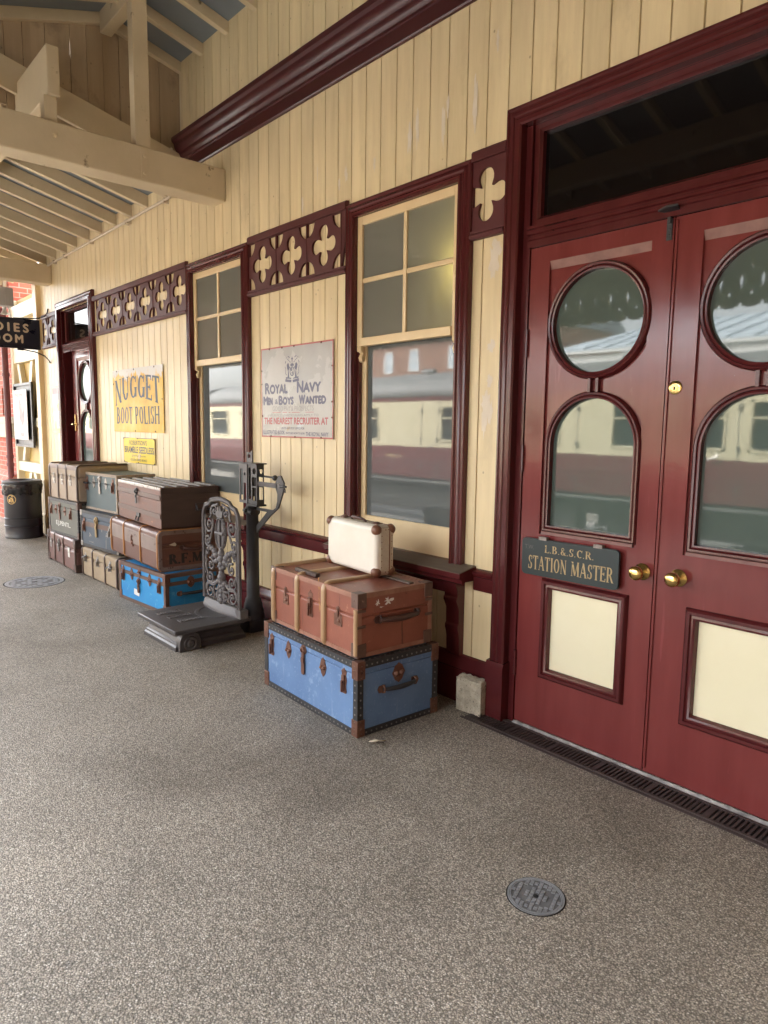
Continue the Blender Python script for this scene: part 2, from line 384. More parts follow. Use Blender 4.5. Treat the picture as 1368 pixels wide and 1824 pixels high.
def text(mb, s, x0, x1, z0, z1, y=0, bold=0.0, warp=None, org=(0, 0, 0), ux=(1, 0, 0), uz=(0, 0, 1), th=0, space=1.0, dbl=0.0):
    """lettering fitted into a box on a flat face, built-in font"""
    cu = bpy.data.curves.new('tmp', 'FONT'); cu.body = s; cu.size = 1; cu.offset = bold; cu.resolution_u = 3; cu.space_character = space
    ob = bpy.data.objects.new('tmp', cu); C.objects.link(ob)
    me = bpy.data.meshes.new_from_object(ob)
    co = [(v.co.x, v.co.y) for v in me.vertices]
    if co:
        ax, bx = min(c[0] for c in co), max(c[0] for c in co); ay, by = min(c[1] for c in co), max(c[1] for c in co)
        org, ux, uz = V(org), V(ux), V(uz); n = ux.cross(uz)
        out = []
        for a, b in co:
            u, v = (a-ax)/max(1e-6, bx-ax), (b-ay)/max(1e-6, by-ay)
            if warp: u, v = warp(u, v)
            out.append(org+ux*(x0+u*(x1-x0))+uz*(z0+v*(z1-z0))+n*y)
        mb.add(out, [tuple(p.vertices) for p in me.polygons])
        for q_, (du, dv) in enumerate(((-dbl, 0), (dbl, 0), (0, dbl), (0, -dbl)) if dbl else ()):
            mb.add([p+ux*du+uz*dv+n*(-0.00006*(q_+1)) for p in out], [tuple(p.vertices) for p in me.polygons])
    bpy.data.objects.remove(ob); bpy.data.curves.remove(cu); bpy.data.meshes.remove(me)
    return mb

# a small hand-made roman letter set: ('s' stroke x0,y0,x1,y1,width) ('a' arc cx,cy,rx,ry,deg0,deg1,thick,thin) ('f' serif foot x,y,halfwidth)
TK, TN = 0.17, 0.07
GLY = {
 'L': (0.60, [('s', .14, 0, .14, 1, TK), ('s', .14, .03, .56, .03, -TN), ('s', .53, 0, .57, .22, TN), ('f', .14, 0, .16), ('f', .14, 1, .16)]),
 'B': (0.68, [('s', .14, 0, .14, 1, TK), ('a', .30, .76, .24, .24, -90, 90, TK, TN), ('a', .32, .27, .29, .27, -90, 90, TK, TN), ('s', .14, .97, .32, .97, -TN), ('s', .14, .52, .32, .52, -TN), ('s', .14, .03, .34, .03, -TN), ('f', .1, 0, .12), ('f', .1, 1, .12)]),
 'S': (0.58, [('a', .29, .745, .22, .255, 40, 270, TK*.85, TN), ('a', .29, .255, .24, .255, -140, 90, TK, TN), ('s', .46, .70, .50, .98, TN), ('s', .06, .02, .09, .32, TN)]),
 'C': (0.68, [('a', .38, .5, .34, .5, 50, 310, TK, TN), ('s', .60, .70, .63, .98, TN)]),
 'G': (0.74, [('a', .38, .5, .34, .5, 50, 320, TK, TN), ('s', .60, .70, .63, .98, TN), ('s', .60, .05, .60, .45, TK), ('f', .60, .45, .16)]),
 'R': (0.72, [('s', .14, 0, .14, 1, TK), ('a', .32, .74, .26, .26, -90, 90, TK, TN), ('s', .14, .97, .34, .97, -TN), ('s', .14, .51, .34, .51, -TN), ('s', .36, .5, .62, 0, TK), ('f', .14, 0, .16), ('f', .10, 1, .12), ('f', .64, 0, .12)]),
 'T': (0.66, [('s', .33, 0, .33, 1, TK), ('s', .03, .965, .63, .965, -TN), ('s', .05, .78, .04, 1, TN), ('s', .61, .78, .62, 1, TN), ('f', .33, 0, .16)]),
 'A': (0.74, [('s', .08, 0, .36, 1, TN), ('s', .36, 1, .64, 0, TK), ('s', .18, .33, .55, .33, -TN), ('f', .08, 0, .12), ('f', .64, 0, .15)]),
 'I': (0.34, [('s', .17, 0, .17, 1, TK), ('f', .17, 0, .16), ('f', .17, 1, .16)]),
 'O': (0.76, [('a', .38, .5, .34, .5, 0, 360, TK, TN)]),
 'N': (0.78, [('s', .13, 0, .13, 1, TN), ('s', .14, 1, .63, 0, TK), ('s', .64, 0, .64, 1, TN), ('f', .13, 0, .12), ('f', .10, 1, .12), ('f', .64, 1, .12)]),
 'M': (0.94, [('s', .12, 0, .15, 1, TN), ('s', .16, 1, .46, .05, TK), ('s', .46, .05, .76, 1, TN), ('s', .78, 1, .80, 0, TK), ('f', .12, 0, .12), ('f', .13, 1, .11), ('f', .80, 0, .15), ('f', .80, 1, .12)]),
 'E': (0.62, [('s', .14, 0, .14, 1, TK), ('s', .14, .97, .54, .97, -TN), ('s', .14, .51, .42, .51, -TN), ('s', .14, .03, .56, .03, -TN), ('s', .53, .80, .53, 1, TN), ('s', .55, 0, .56, .22, TN), ('s', .42, .40, .42, .62, TN), ('f', .1, 0, .12), ('f', .1, 1, .12)]),
 'F': (0.60, [('s', .14, 0, .14, 1, TK), ('s', .14, .97, .54, .97, -TN), ('s', .14, .51, .42, .51, -TN), ('s', .53, .80, .53, 1, TN), ('s', .42, .40, .42, .62, TN), ('f', .14, 0, .15), ('f', .1, 1, .12)]),
 'U': (0.74, [('s', .14, .3, .14, 1, TK), ('a', .37, .3, .27, .3, 180, 360, TK, TN), ('s', .62, .3, .62, 1, TN), ('f', .14, 1, .15), ('f', .62, 1, .12)]),
 'P': (0.66, [('s', .14, 0, .14, 1, TK), ('a', .32, .73, .27, .27, -90, 90, TK, TN), ('s', .14, .97, .34, .97, -TN), ('s', .14, .49, .34, .49, -TN), ('f', .14, 0, .16), ('f', .10, 1, .12)]),
 'H': (0.80, [('s', .14, 0, .14, 1, TK), ('s', .64, 0, .64, 1, TK), ('s', .14, .52, .64, .52, -TN), ('f', .14, 0, .15), ('f', .14, 1, .15), ('f', .64, 0, .15), ('f', .64, 1, .15)]),
 '&': (0.70, [('a', .30, .76, .17, .24, 0, 360, TN, TN), ('a', .30, .27, .25, .27, 60, 330, TK, TN), ('s', .20, .66, .62, 0, TK), ('s', .48, .12, .62, .42, TN)]),
 '.': (0.24, [('a', .10, .06, .06, .07, 0, 360, .11, .11)]),
 ' ': (0.40, []),
}
def roman(mb, s, x0, x1, z0, z1, y=0, org=(0, 0, 0), ux=(1, 0, 0), uz=(0, 0, 1), warp=None, gap=0.05, k=1.0):
    org, ux, uz = V(org), V(ux), V(uz); n = ux.cross(uz)
    tot = sum(GLY[c][0]+gap for c in s)-gap; cur = 0; lay = [0]
    def put(quad):
        lay[0] += 1
        out = []
        for a, b in quad:
            u, v = (cur+a)/tot, b
            if warp: u, v = warp(u, v)
            out.append(org+ux*(x0+u*(x1-x0))+uz*(z0+v*(z1-z0))+n*(y+0.00004*(lay[0] % 9)))
        mb.add(out, [tuple(range(len(out)))])
    for ch in s:
        wd, parts = GLY[ch]
        for p in parts:
            if p[0] == 's':
                _, a, b, c, d, t = p; t *= k
                N = 4
                for q_ in range(N):
                    q0, q1 = q_/N, (q_+1)/N
                    A = (a+(c-a)*q0, b+(d-b)*q0); B = (a+(c-a)*q1, b+(d-b)*q1)
                    if t < 0: put([(A[0], A[1]+t/2), (B[0], B[1]+t/2), (B[0], B[1]-t/2), (A[0], A[1]-t/2)])
                    else: put([(A[0]-t/2, A[1]), (A[0]+t/2, A[1]), (B[0]+t/2, B[1]), (B[0]-t/2, B[1])])
            elif p[0] == 'a':
                _, cx, cy, rx, ry, d0, d1, tk, tn = p; tk, tn = tk*k, tn*k
                N = max(6, int(abs(d1-d0)/18))
                for q_ in range(N):
                    q = []
                    for ang, inn in ((q_, 0), (q_+1, 0), (q_+1, 1), (q_, 1)):
                        a = math.radians(d0+(d1-d0)*ang/N)
                        q.append((cx+(rx-inn*tk)*math.cos(a), cy+(ry-inn*tn)*math.sin(a)))
                    put(q)
            else:
                _, a, b, hw = p
                e = 0.035 if b < 0.5 else -0.035
                put([(a-hw, b), (a+hw, b), (a+hw*0.7, b+e), (a-hw*0.7, b+e)])
        cur += wd+gap
    return mb

# ------------------------------------------------------------------ ground, platform, track
m = MB(); m.add([(-400, -400, -0.96), (400, -400, -0.96), (400, 400, -0.96), (-400, 400, -0.96)], [(0, 1, 2, 3)])
struct(m.build('ground', 'ballast'))
m = MB(); m.box(-90, 40, -5.1, 40, -0.94, 0.0)
m.build('platform', 'ground').__setitem__('kind', 'structure')
m = MB(); m.box(-90, 40, -5.11, -4.65, -0.01, 0.004)
struct(m.build('platform_edge', 'stone_edge'))

# ------------------------------------------------------------------ station building
B = thing('station_building', 'long cream boarded station building with maroon doors, windows and trim', 'building', (0, 0, 0))
XL, XR = -10.04, 3.0
UP0 = -5.8                      # left of this the low roof meets the wall
W1, W2 = -5.735, -3.52          # left outer edge of each window casing
CW = 1.033                      # casing width
OPEN = [(-2.20, -0.62, 0.0, 2.95), (-9.23, -8.14, 0.0, 2.88)] + [(a+0.08, a+CW-0.08, 0.76, 2.81) for a in (W1, W2)]
GRV = []
def boards(mb, x0, x1, z0, z1, pitch, ref, opens, g=0.0042, dp=0.012, y=0.0):
    k0 = math.floor((x0-ref)/pitch); cuts = set([x0, x1])
    k = k0
    while ref+k*pitch < x1:
        if ref+k*pitch > x0: cuts.add(ref+k*pitch)
        k += 1
    joints = {round(c, 5) for c in cuts}
    for o in opens:
        for e in o[:2]:
            if x0 < e < x1: cuts.add(e)
    cs = sorted(cuts)
    for a, b in zip(cs[:-1], cs[1:]):
        if b-a < 1e-4: continue
        zs = [(z0, z1)]
        mid = (a+b)/2
        for o in opens:
            if o[0] < mid < o[1]:
                nz = []
                for p, q in zs:
                    if o[3] <= p or o[2] >= q: nz.append((p, q)); continue
                    if o[2] > p: nz.append((p, o[2]))
                    if o[3] < q: nz.append((o[3], q))
                zs = nz
        ja, jb = round(a, 5) in joints, round(b, 5) in joints
        xs = []
        if ja: xs += [(a, dp), (a+g*0.45, dp), (a+g, 0)]
        else: xs += [(a, 0)]
        if jb: xs += [(b-g, 0), (b-g*0.45, dp), (b, dp)]
        else: xs += [(b, 0)]
        for p, q in zs:
            vs = [(x, y+d, z) for x, d in xs for z in (p, q)]
            GRV.extend([xs[i][1] == dp and xs[i+1][1] == dp for i in range(len(xs)-1)])
            mb.add(vs, [(2*i, 2*i+2, 2*i+3, 2*i+1) for i in range(len(xs)-1)])
bd = MB()
boards(bd, XL, UP0, 0.0, 3.80, PITCH, BOARD0, OPEN)
boards(bd, UP0, XR, 0.0, 4.75, PITCH, BOARD0, OPEN)
boards(bd, UP0-0.2, UP0, 3.80, 4.75, PITCH, BOARD0, OPEN)
wall = bd.build('wall_boarding', 'cream', B, smooth=0, recalc=False)
MAT['joint'] = aged('grime_in_board_joints', (0.05, 0.032, 0.018), (0.12, 0.08, 0.045), 5, (1, 1, 0.6), 0.8, 0)
wall.data.materials.append(MAT['joint'])
for p_, q_ in zip(wall.data.polygons, GRV): p_.material_index = 1 if q_ else 0
# solid wall and closed room behind the boards
sh = MB()
xs = sorted([XL, XR] + [e for o in OPEN for e in o[:2]])
for a, b in zip(xs[:-1], xs[1:]):
    op = [o for o in OPEN if o[0] < (a+b)/2 < o[1]]
    if op:
        if op[0][2] > 0: sh.box(a, b, 0.012, 0.20, 0, op[0][2])
        sh.box(a, b, 0.012, 0.20, op[0][3], 4.0)
    else: sh.box(a, b, 0.012, 0.20, 0, 4.0)
sh.box(XL, XR, 2.2, 2.3, 0, 4.0); sh.box(XL, XR, 0.2, 2.3, 4.0, 4.1)
sh.box(XL, XL+0.1, 0.2, 2.2, 0, 4.0); sh.box(XR-0.1, XR, 0.2, 2.2, 0, 4.0)
sh.build('inner_wall', 'coach_under_' if False else 'dark', B, smooth=0)
# bare filler patches and flaked paint on the boards right of the big window
fp = MB()
def blob(mb, cx, cz, rx, rz, y, n=18, seed=0, amp=0.35):
    rnd = random.Random(seed); off = [1+amp*(rnd.random()-0.5)*2 for _ in range(n)]
    mb.add([(cx, y, cz)]+[(cx+rx*off[k]*math.cos(2*PI*k/n), y, cz+rz*off[k]*math.sin(2*PI*k/n)) for k in range(n)], [(0, 1+k, 1+(k+1) % n) for k in range(n)])
for k, (x, z, rx, rz) in enumerate([(-2.345, 2.36, .030, .085), (-2.33, 2.42, .03, .04), (-2.345, 1.93, .022, .03), (-2.35, 1.76, .016, .035), (-2.37, 1.64, .035, .075), (-2.375, 1.56, .022, .09), (-2.34, 1.60, .02, .06),
                                     (-2.98, 3.12, .018, .07), (-2.92, 3.16, .012, .10), (-2.72, 3.11, .012, .12), (-2.69, 3.2, .01, .06), (-3.28, 3.06, .010, .04), (-3.55, 3.07, .012, .05), (-3.62, 3.03, .012, .035), (-2.50, 3.15, .014, .12), (-1.62, 3.36, .012, .07), (-1.22, 3.45, .02, .03), (-4.02, 2.99, .011, .05), (-3.85, 3.14, .006, .06), (-2.36, 3.4, .008, .05)]):
    fp = MB(); blob(fp, x, z, rx, rz, -0.0010-0.00025*k, seed=k+3, amp=0.4); fp.build('filler_patch', 'filler', wall, smooth=0, recalc=False)
# corner post and skirting, chair rail, cornice
m = MB(); m.box(-10.20, -10.04, -0.06, 0.1, 0, 3.45); m.box(-10.215, -10.03, -0.072, 0.1, 0, 0.28); m.build('corner_post', 'cream_trim', B, bevel=0.008)
def xrun(name, prof, segs, mat='maroon'):
    for a, b in segs:
        m = MB(); m.xpro(prof, a, b); m.build(name, mat, B, smooth=35)
SK = [(0.0, 0.0), (-0.030, 0.0), (-0.030, 0.165), (-0.024, 0.175), (-0.024, 0.185), (-0.036, 0.195), (-0.036, 0.215), (-0.024, 0.235), (-0.014, 0.262), (0.0, 0.270)]
xrun('skirting', SK, [(-10.04, -9.34), (-8.035, -2.272), (-0.54, XR)])
CR = [(0.0, 0.652), (-0.020, 0.652), (-0.024, 0.660), (-0.024, 0.725), (-0.034, 0.735), (-0.038, 0.748), (-0.030, 0.756), (-0.012, 0.764), (0.0, 0.768)]
xrun('chair_rail', CR, [(-8.035, W1-0.085), (W1+CW+0.085, W2-0.085), (W2+CW+0.085, -2.268), (-0.545, XR)])
CN = [(0.0, 3.635), (-0.016, 3.637), (-0.022, 3.645), (-0.018, 3.66), (-0.018, 3.725), (-0.026, 3.73), (-0.026, 3.745), (-0.040, 3.758), (-0.048, 3.778), (-0.048, 3.790), (-0.060, 3.80), (-0.075, 3.825), (-0.080, 3.845), (-0.080, 3.855), (-0.098, 3.868), (-0.102, 3.885), (-0.102, 3.900), (0.0, 3.915)]
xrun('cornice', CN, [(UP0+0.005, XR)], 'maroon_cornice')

# ---- fretwork frieze
TW, FZ = 0.3745, 2.684
def quatre(cx, cz, d=0.080, r=0.0495, n=72):
    out = []
    for k in range(n):
        a = 2*PI*k/n; q = (a+PI/4) % (PI/2) - PI/4
        s = r*r-d*d*math.sin(q)**2
        rad = d*math.cos(q)+math.sqrt(s) if s > 0 else 0
        if s <= 0: rad = 0.064-0.012*max(0, 1-abs(abs(q)-PI/4)/0.10)
        out.append((cx+rad*math.cos(a), cz+rad*math.sin(a)))
    return out
def lunette(cx, cz, sx, sz, r=0.072):
    return [(cx, cz)] + [(cx-sx*1.15*r*math.sin(t), cz-sz*1.25*r*math.cos(t)) for t in [PI/2*k/8 for k in range(9)]]
def frieze(x0, x1, cents, name='frieze'):
    m = MB()
    for c in cents:
        a, b = max(x0, c-TW/2), min(x1, c+TW/2)
        holes = []
        if a <= c-0.135 and b >= c+0.135: holes.append(quatre(c, FZ))
        else:
            q = [(max(a+0.004, min(b-0.004, x)), z) for x, z in quatre(c, FZ)]
            holes.append(q)
        for sx in (-1, 1):
            ex = c+sx*(TW/2-0.007)
            if (sx > 0 and ex-0.084 > a and ex < b) or (sx < 0 and ex > a and ex+0.084 < b):
                for sz in (-1, 1): holes.append(lunette(ex, FZ+sz*0.166, sx, sz))
        holed(m, [(a+0.0005, FZ-0.19), (b-0.0005, FZ-0.19), (b-0.0005, FZ+0.19), (a+0.0005, FZ+0.19)], holes, -0.018, 0.0155)
        if b < x1-0.02: m.box(b-0.004, b+0.004, -0.0215, -0.0185, 2.516, 2.852)
    m.xpro([(-0.001, 2.853), (-0.034, 2.853), (-0.034, 2.895), (-0.026, 2.905), (-0.001, 2.908)], x0, x1)
    m.xpro([(-0.001, 2.474), (-0.030, 2.474), (-0.038, 2.484), (-0.038, 2.494), (-0.030, 2.502), (-0.030, 2.5155), (-0.001, 2.5155)], x0, x1)
    return m.build(name, 'maroon_dull', B, smooth=30)
frieze(-8.03, W1, [-5.89-TW*k for k in range(6)])
frieze(W1+CW, W2, [-3.767-TW*k for k in (2, 1, 0)] + [-3.767+TW])
frieze(W2+CW, -2.268, [-2.397])
frieze(-9.95, -9.335, [-9.52, -9.52-TW])
frieze(-0.545, XR, [-0.36+TW*k for k in range(9)])

# ---- windows
CASE = [(0.0, 0.0), (0.0, 0.026), (0.006, 0.034), (0.014, 0.036), (0.020, 0.030), (0.026, 0.030), (0.034, 0.038), (0.044, 0.040), (0.052, 0.034), (0.060, 0.034), (0.068, 0.044), (0.080, 0.044), (0.085, 0.036), (0.085, -0.05)]
def case_path(x0, x1, z0, z1): return [(x0, z0), (x0, z1), (x1, z1), (x1, z0)]
# profile u is towards the left of travel; going up-across-down the outside is on the left, so mirror it to grow inwards
CASE_IN = [(-u, d) for u, d in CASE]
def window(x0, lamp=False):
    x1 = x0+CW
    m = MB(); m.sweep(case_path(x0, x1, 0.765, 2.876), CASE_IN)
    m.box(x0+0.0855, x0+0.09, -0.028, 0.06, 0.78, 2.788); m.box(x1-0.09, x1-0.0855, -0.028, 0.06, 0.78, 2.788); m.box(x0+0.0855, x1-0.0855, -0.028, 0.06, 2.785, 2.7905)
    wn = m.build('window', 'maroon', B, smooth=35)
    a, b = x0+0.091, x1-0.091
    # lower sash, inside
    st, yl = 0.050, 0.032
    m = MB(); m.box(a, a+st, yl, yl+0.035, 0.79, 2.06); m.box(b-st, b, yl, yl+0.035, 0.79, 2.06)
    m.box(a+st, b-st, yl, yl+0.035, 0.765, 0.955); m.box(a+st, b-st, yl, yl+0.035, 2.02, 2.06)
    m.build('lower_sash', 'cream_trim', wn, bevel=0.004)
    m = MB(); m.box(a+st-0.005, b-st+0.005, yl+0.014, yl+0.02, 0.95, 2.025); m.build('lower_pane', 'pane', wn, smooth=0)
    for q0, q1 in ((a-0.001, a+0.012), (b-0.012, b+0.001)):
        m = MB(); m.box(q0, q1, yl-0.032, yl-0.003, 0.78, 2.0); m.build('parting_bead', 'maroon', wn, bevel=0.003)
    # upper sash, outside
    yu = -0.006; mid = (a+b)/2; ms = 0.014
    m = MB(); m.box(a, a+0.045, yu, yu+0.036, 2.012, 2.785); m.box(b-0.045, b, yu, yu+0.036, 2.012, 2.785)
    m.box(a+0.045, b-0.045, yu, yu+0.036, 2.735, 2.785); m.box(a+0.045, b-0.045, yu-0.008, yu+0.036, 2.012, 2.062)
    m.box(mid-ms, mid+ms, yu+0.002, yu+0.034, 2.062, 2.735); m.box(a+0.045, mid-ms, yu+0.004, yu+0.032, 2.391, 2.419); m.box(mid+ms, b-0.045, yu+0.004, yu+0.032, 2.391, 2.419)
    for hx in (a+0.001, b-0.041):      # sash horns
        m.prism([(hx, yu, 2.0125), (hx, yu+0.034, 2.0125), (hx, yu+0.034, 1.93), (hx, yu+0.026, 1.915), (hx, yu+0.012, 1.92), (hx, yu+0.006, 1.945), (hx, yu+0.018, 1.97), (hx, yu, 1.985)], (0.04, 0, 0))
    m.build('upper_sash', 'cream_trim', wn, bevel=0.003)
    for q0, q1 in ((a+0.042, mid-ms+0.003), (mid+ms-0.003, b-0.042)):
        for r0, r1 in ((2.058, 2.394), (2.416, 2.738)):
            m = MB(); m.box(q0, q1, yu+0.014, yu+0.019, r0, r1); m.build('upper_pane', 'obscured', wn, smooth=0)
    # sill, apron and consoles
    m = MB(); m.xpro([(0.03, 0.700), (-0.085, 0.700), (-0.085, 0.6995), (-0.092, 0.690), (-0.104, 0.686), (-0.112, 0.695), (-0.112, 0.706), (-0.118, 0.716), (-0.132, 0.722), (-0.132, 0.752), (0.03, 0.782)], x0-0.083, x1+0.083)
    sl_ = m.build('sill', 'maroon', wn, smooth=35)
    m = MB(); m.prism([(x0-0.0835, -0.1325, 0.7505), (x0-0.0835, -0.005, 0.7765), (x0-0.0835, -0.005, 0.781), (x0-0.0835, -0.134, 0.7555)], (CW+0.167, 0, 0)); m.build('sill_top', 'sill_top', wn, smooth=0)
    m = MB(); m.xpro([(0.0, 0.60), (-0.018, 0.60), (-0.018, 0.69), (0, 0.69)], x0+0.02, x1-0.02); m.build('apron', 'maroon', wn, bevel=0.003)
    for cx in (x0+0.058, x1-0.042):
        P = [(0, 0.262), (-0.026, 0.262), (-0.034, 0.275), (-0.036, 0.36), (-0.044, 0.40), (-0.050, 0.415), (-0.050, 0.435), (-0.042, 0.445), (-0.044, 0.53), (-0.060, 0.565), (-0.066, 0.575), (-0.066, 0.590), (-0.058, 0.60), (-0.060, 0.635), (-0.075, 0.665), (-0.080, 0.6985), (0, 0.6985)]
        m = MB(); m.xpro(P, cx-0.048, cx+0.048)
        for dx in (-0.024, 0.0, 0.024): m.box(cx+dx-0.005, cx+dx+0.005, -0.041, -0.03, 0.285, 0.39)
        m.build('sill_console', 'maroon', wn, smooth=35)
    return wn
window(W1); window(W2)
lamp = bpy.data.lights.new('room_lamp', 'POINT'); lamp.energy = 8; lamp.color = (1.0, 0.86, 0.42); lamp.shadow_soft_size = 0.09
lo = bpy.data.objects.new('room_lamp', lamp); C.objects.link(lo); lo.location = (-2.55, 0.15, 2.38)

# ---- doors
RING = [(-0.030, 0.0), (-0.030, 0.016), (-0.022, 0.026), (-0.014, 0.024), (-0.012, 0.018), (-0.004, 0.024), (0.003, 0.022), (0.004, -0.012)]
PANEL = [(-0.052, 0.0), (-0.050, 0.012), (-0.040, 0.022), (-0.028, 0.022), (-0.024, 0.014), (-0.014, 0.018), (-0.006, 0.014), (-0.002, 0.004), (0.0, -0.012)]
def leaf(x0, x1, y, cx, recx, name='door', knobx=None, knobz=0.905, hinge=None, lock=None):
    z0, z1 = 0.012, 2.372; zc, R = 2.0, 0.229; hw, az0, azs = 0.2175, 1.048, 1.443
    px0, px1, pz0, pz1 = cx-0.178, cx+0.178, 0.334, 0.737
    rx0, rx1 = recx
    m = MB()
    holed(m, [(x0, z0), (x1, z0), (x1, z1), (x0, z1)], [[(rx0, 1.004), (rx1, 1.004), (rx1, 2.300), (rx0, 2.300)], [(px0-.045, pz0-.045), (px1+.045, pz0-.045), (px1+.045, pz1+.045), (px0-.045, pz1+.045)]], y, 0.045)
    holed(m, [(rx0-.004, 1.0), (rx1+.004, 1.0), (rx1+.004, 2.305), (rx0-.004, 2.305)], [circle(cx, zc, R+0.005, 48), arch(cx, hw+0.005, az0-0.004, azs)], y+0.014, 0.028)
    d = m.build(name, 'maroon_door', B, smooth=35)
    m = MB()
    m.sweep(circle(cx, zc, R, 56), [(u, dd-0.014) for u, dd in RING], True, (0, y, 0))
    m.sweep(arch(cx, hw, az0, azs, 30), [(u, dd-0.014) for u, dd in RING], True, (0, y, 0))
    for dx in (-0.02, 0.02): m.box(cx+dx-0.007, cx+dx+0.007, y-0.008, y+0.013, azs+hw+0.024, zc-R-0.024)
    m.build('glazing_moulding', 'maroon', d, smooth=40)
    m = MB(); m.prism([(rx0, y+0.001, 2.3005), (rx0, y+0.0135, 2.3005), (rx0, y+0.0135, 2.262)], (rx1-rx0, 0, 0)); m.build('lit_worn_ledge', 'maroon_lit_worn', d, smooth=0)  # top chamfer coloured paler, painting in the bright ground it would reflect
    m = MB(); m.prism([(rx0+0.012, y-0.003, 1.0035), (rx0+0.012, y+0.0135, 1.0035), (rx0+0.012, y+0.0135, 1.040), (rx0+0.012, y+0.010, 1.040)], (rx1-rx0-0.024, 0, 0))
    m.build('lit_worn_ledge', 'maroon_lit_worn', d, smooth=0)
    m = MB(); m.xz(circle(cx, zc, R+0.002, 48), y+0.024, 0.004); m.build('round_pane', 'pane_door', d, smooth=0)
    m = MB(); m.xz(arch(cx, hw+0.002, az0-0.002, azs, 30), y+0.024, 0.004); m.build('arched_pane', 'pane_door', d, smooth=0)
    m = MB(); m.sweep([(px0, pz0), (px1, pz0), (px1, pz1), (px0, pz1)], PANEL, True, (0, y, 0)); m.build('panel_moulding', 'maroon', d, smooth=40)
    m = MB(); m.box(px0-.03, px1+.03, y+0.010, y+0.03, pz0-.03, pz1+.03); m.build('lower_panel', 'panel_cream', d, smooth=0)
    if knobx is not None:
        m = MB(); k = (knobx, y, knobz)
        m.lathe([(0, 0), (0.036, 0), (0.037, 0.004), (0.033, 0.008), (0.026, 0.010), (0.024, 0.014), (0.016, 0.018), (0.0135, 0.026), (0.014, 0.034), (0.020, 0.040), (0.028, 0.046), (0.0315, 0.055), (0.031, 0.064), (0.026, 0.072), (0.016, 0.077), (0, 0.079)], k, (0, -1, 0), 28)
        m.build('door_knob', 'brass', d, smooth=50)
    if hinge is not None:
        for hz in (1.93, 1.37, 0.32):
            m = MB(); m.tube([(hinge, y-0.008, hz-0.06), (hinge, y-0.008, hz+0.06)], 0.008, 8)
            for q in (-0.062, -0.02, 0.02, 0.062): m.tube([(hinge, y-0.008, hz+q-0.003), (hinge, y-0.008, hz+q+0.003)], 0.0095, 8)
            m.build('hinge', 'maroon', d)
    if lock:
        m = MB(); k = (lock[0], y, lock[1])
        m.lathe([(0, 0), (0.027, 0), (0.028, 0.004), (0.024, 0.007), (0.014, 0.0075), (0.013, 0.010), (0, 0.010)], k, (0, -1, 0), 24); lk = m.build('lock_plate', 'brass', d, smooth=40)
        m = MB(); m.box(lock[0]-0.003, lock[0]+0.003, y-0.012, y-0.0102, lock[1]-0.010, lock[1]+0.004); m.build('keyhole', 'black_metal', d, smooth=0)
    return d
YD = 0.006
dl = leaf(-2.121, -1.413, YD, -1.7485, (-2.012, -1.506), knobx=-1.463, hinge=-2.124)
dr = leaf(-1.407, -0.699, YD, -1.030, (-1.292, -0.786), knobx=-1.302, lock=(-1.367, 1.692), hinge=-0.695)
m = MB(); m.box(-1.4345, -1.413, YD-0.006, YD-0.0005, 0.03, 2.36) if False else m.box(-1.4065, -1.3945, YD-0.007, YD-0.0005, 0.03, 2.36); m.build('meeting_bead', 'maroon_door', dr, bevel=0.003)
# black spring catch over the meeting stiles
m = MB(); m.prism([(-1.448, YD-.02, 2.392), (-1.385, YD-.02, 2.392), (-1.378, YD-.055, 2.400), (-1.425, YD-.06, 2.400), (-1.468, YD-.04, 2.396)], (0, 0, 0.008))
m.box(-1.444, -1.420, YD-0.006, YD-0.0005, 2.285, 2.372); m.box(-1.438, -1.424, YD-0.016, YD-0.006, 2.35, 2.393)
m.dome((-1.432, YD-.006, 2.305), (0, -1, 0), 0.005); m.dome((-1.432, YD-.006, 2.33), (0, -1, 0), 0.005)
m.build('door_catch', 'black_metal', dl, bevel=0.002)

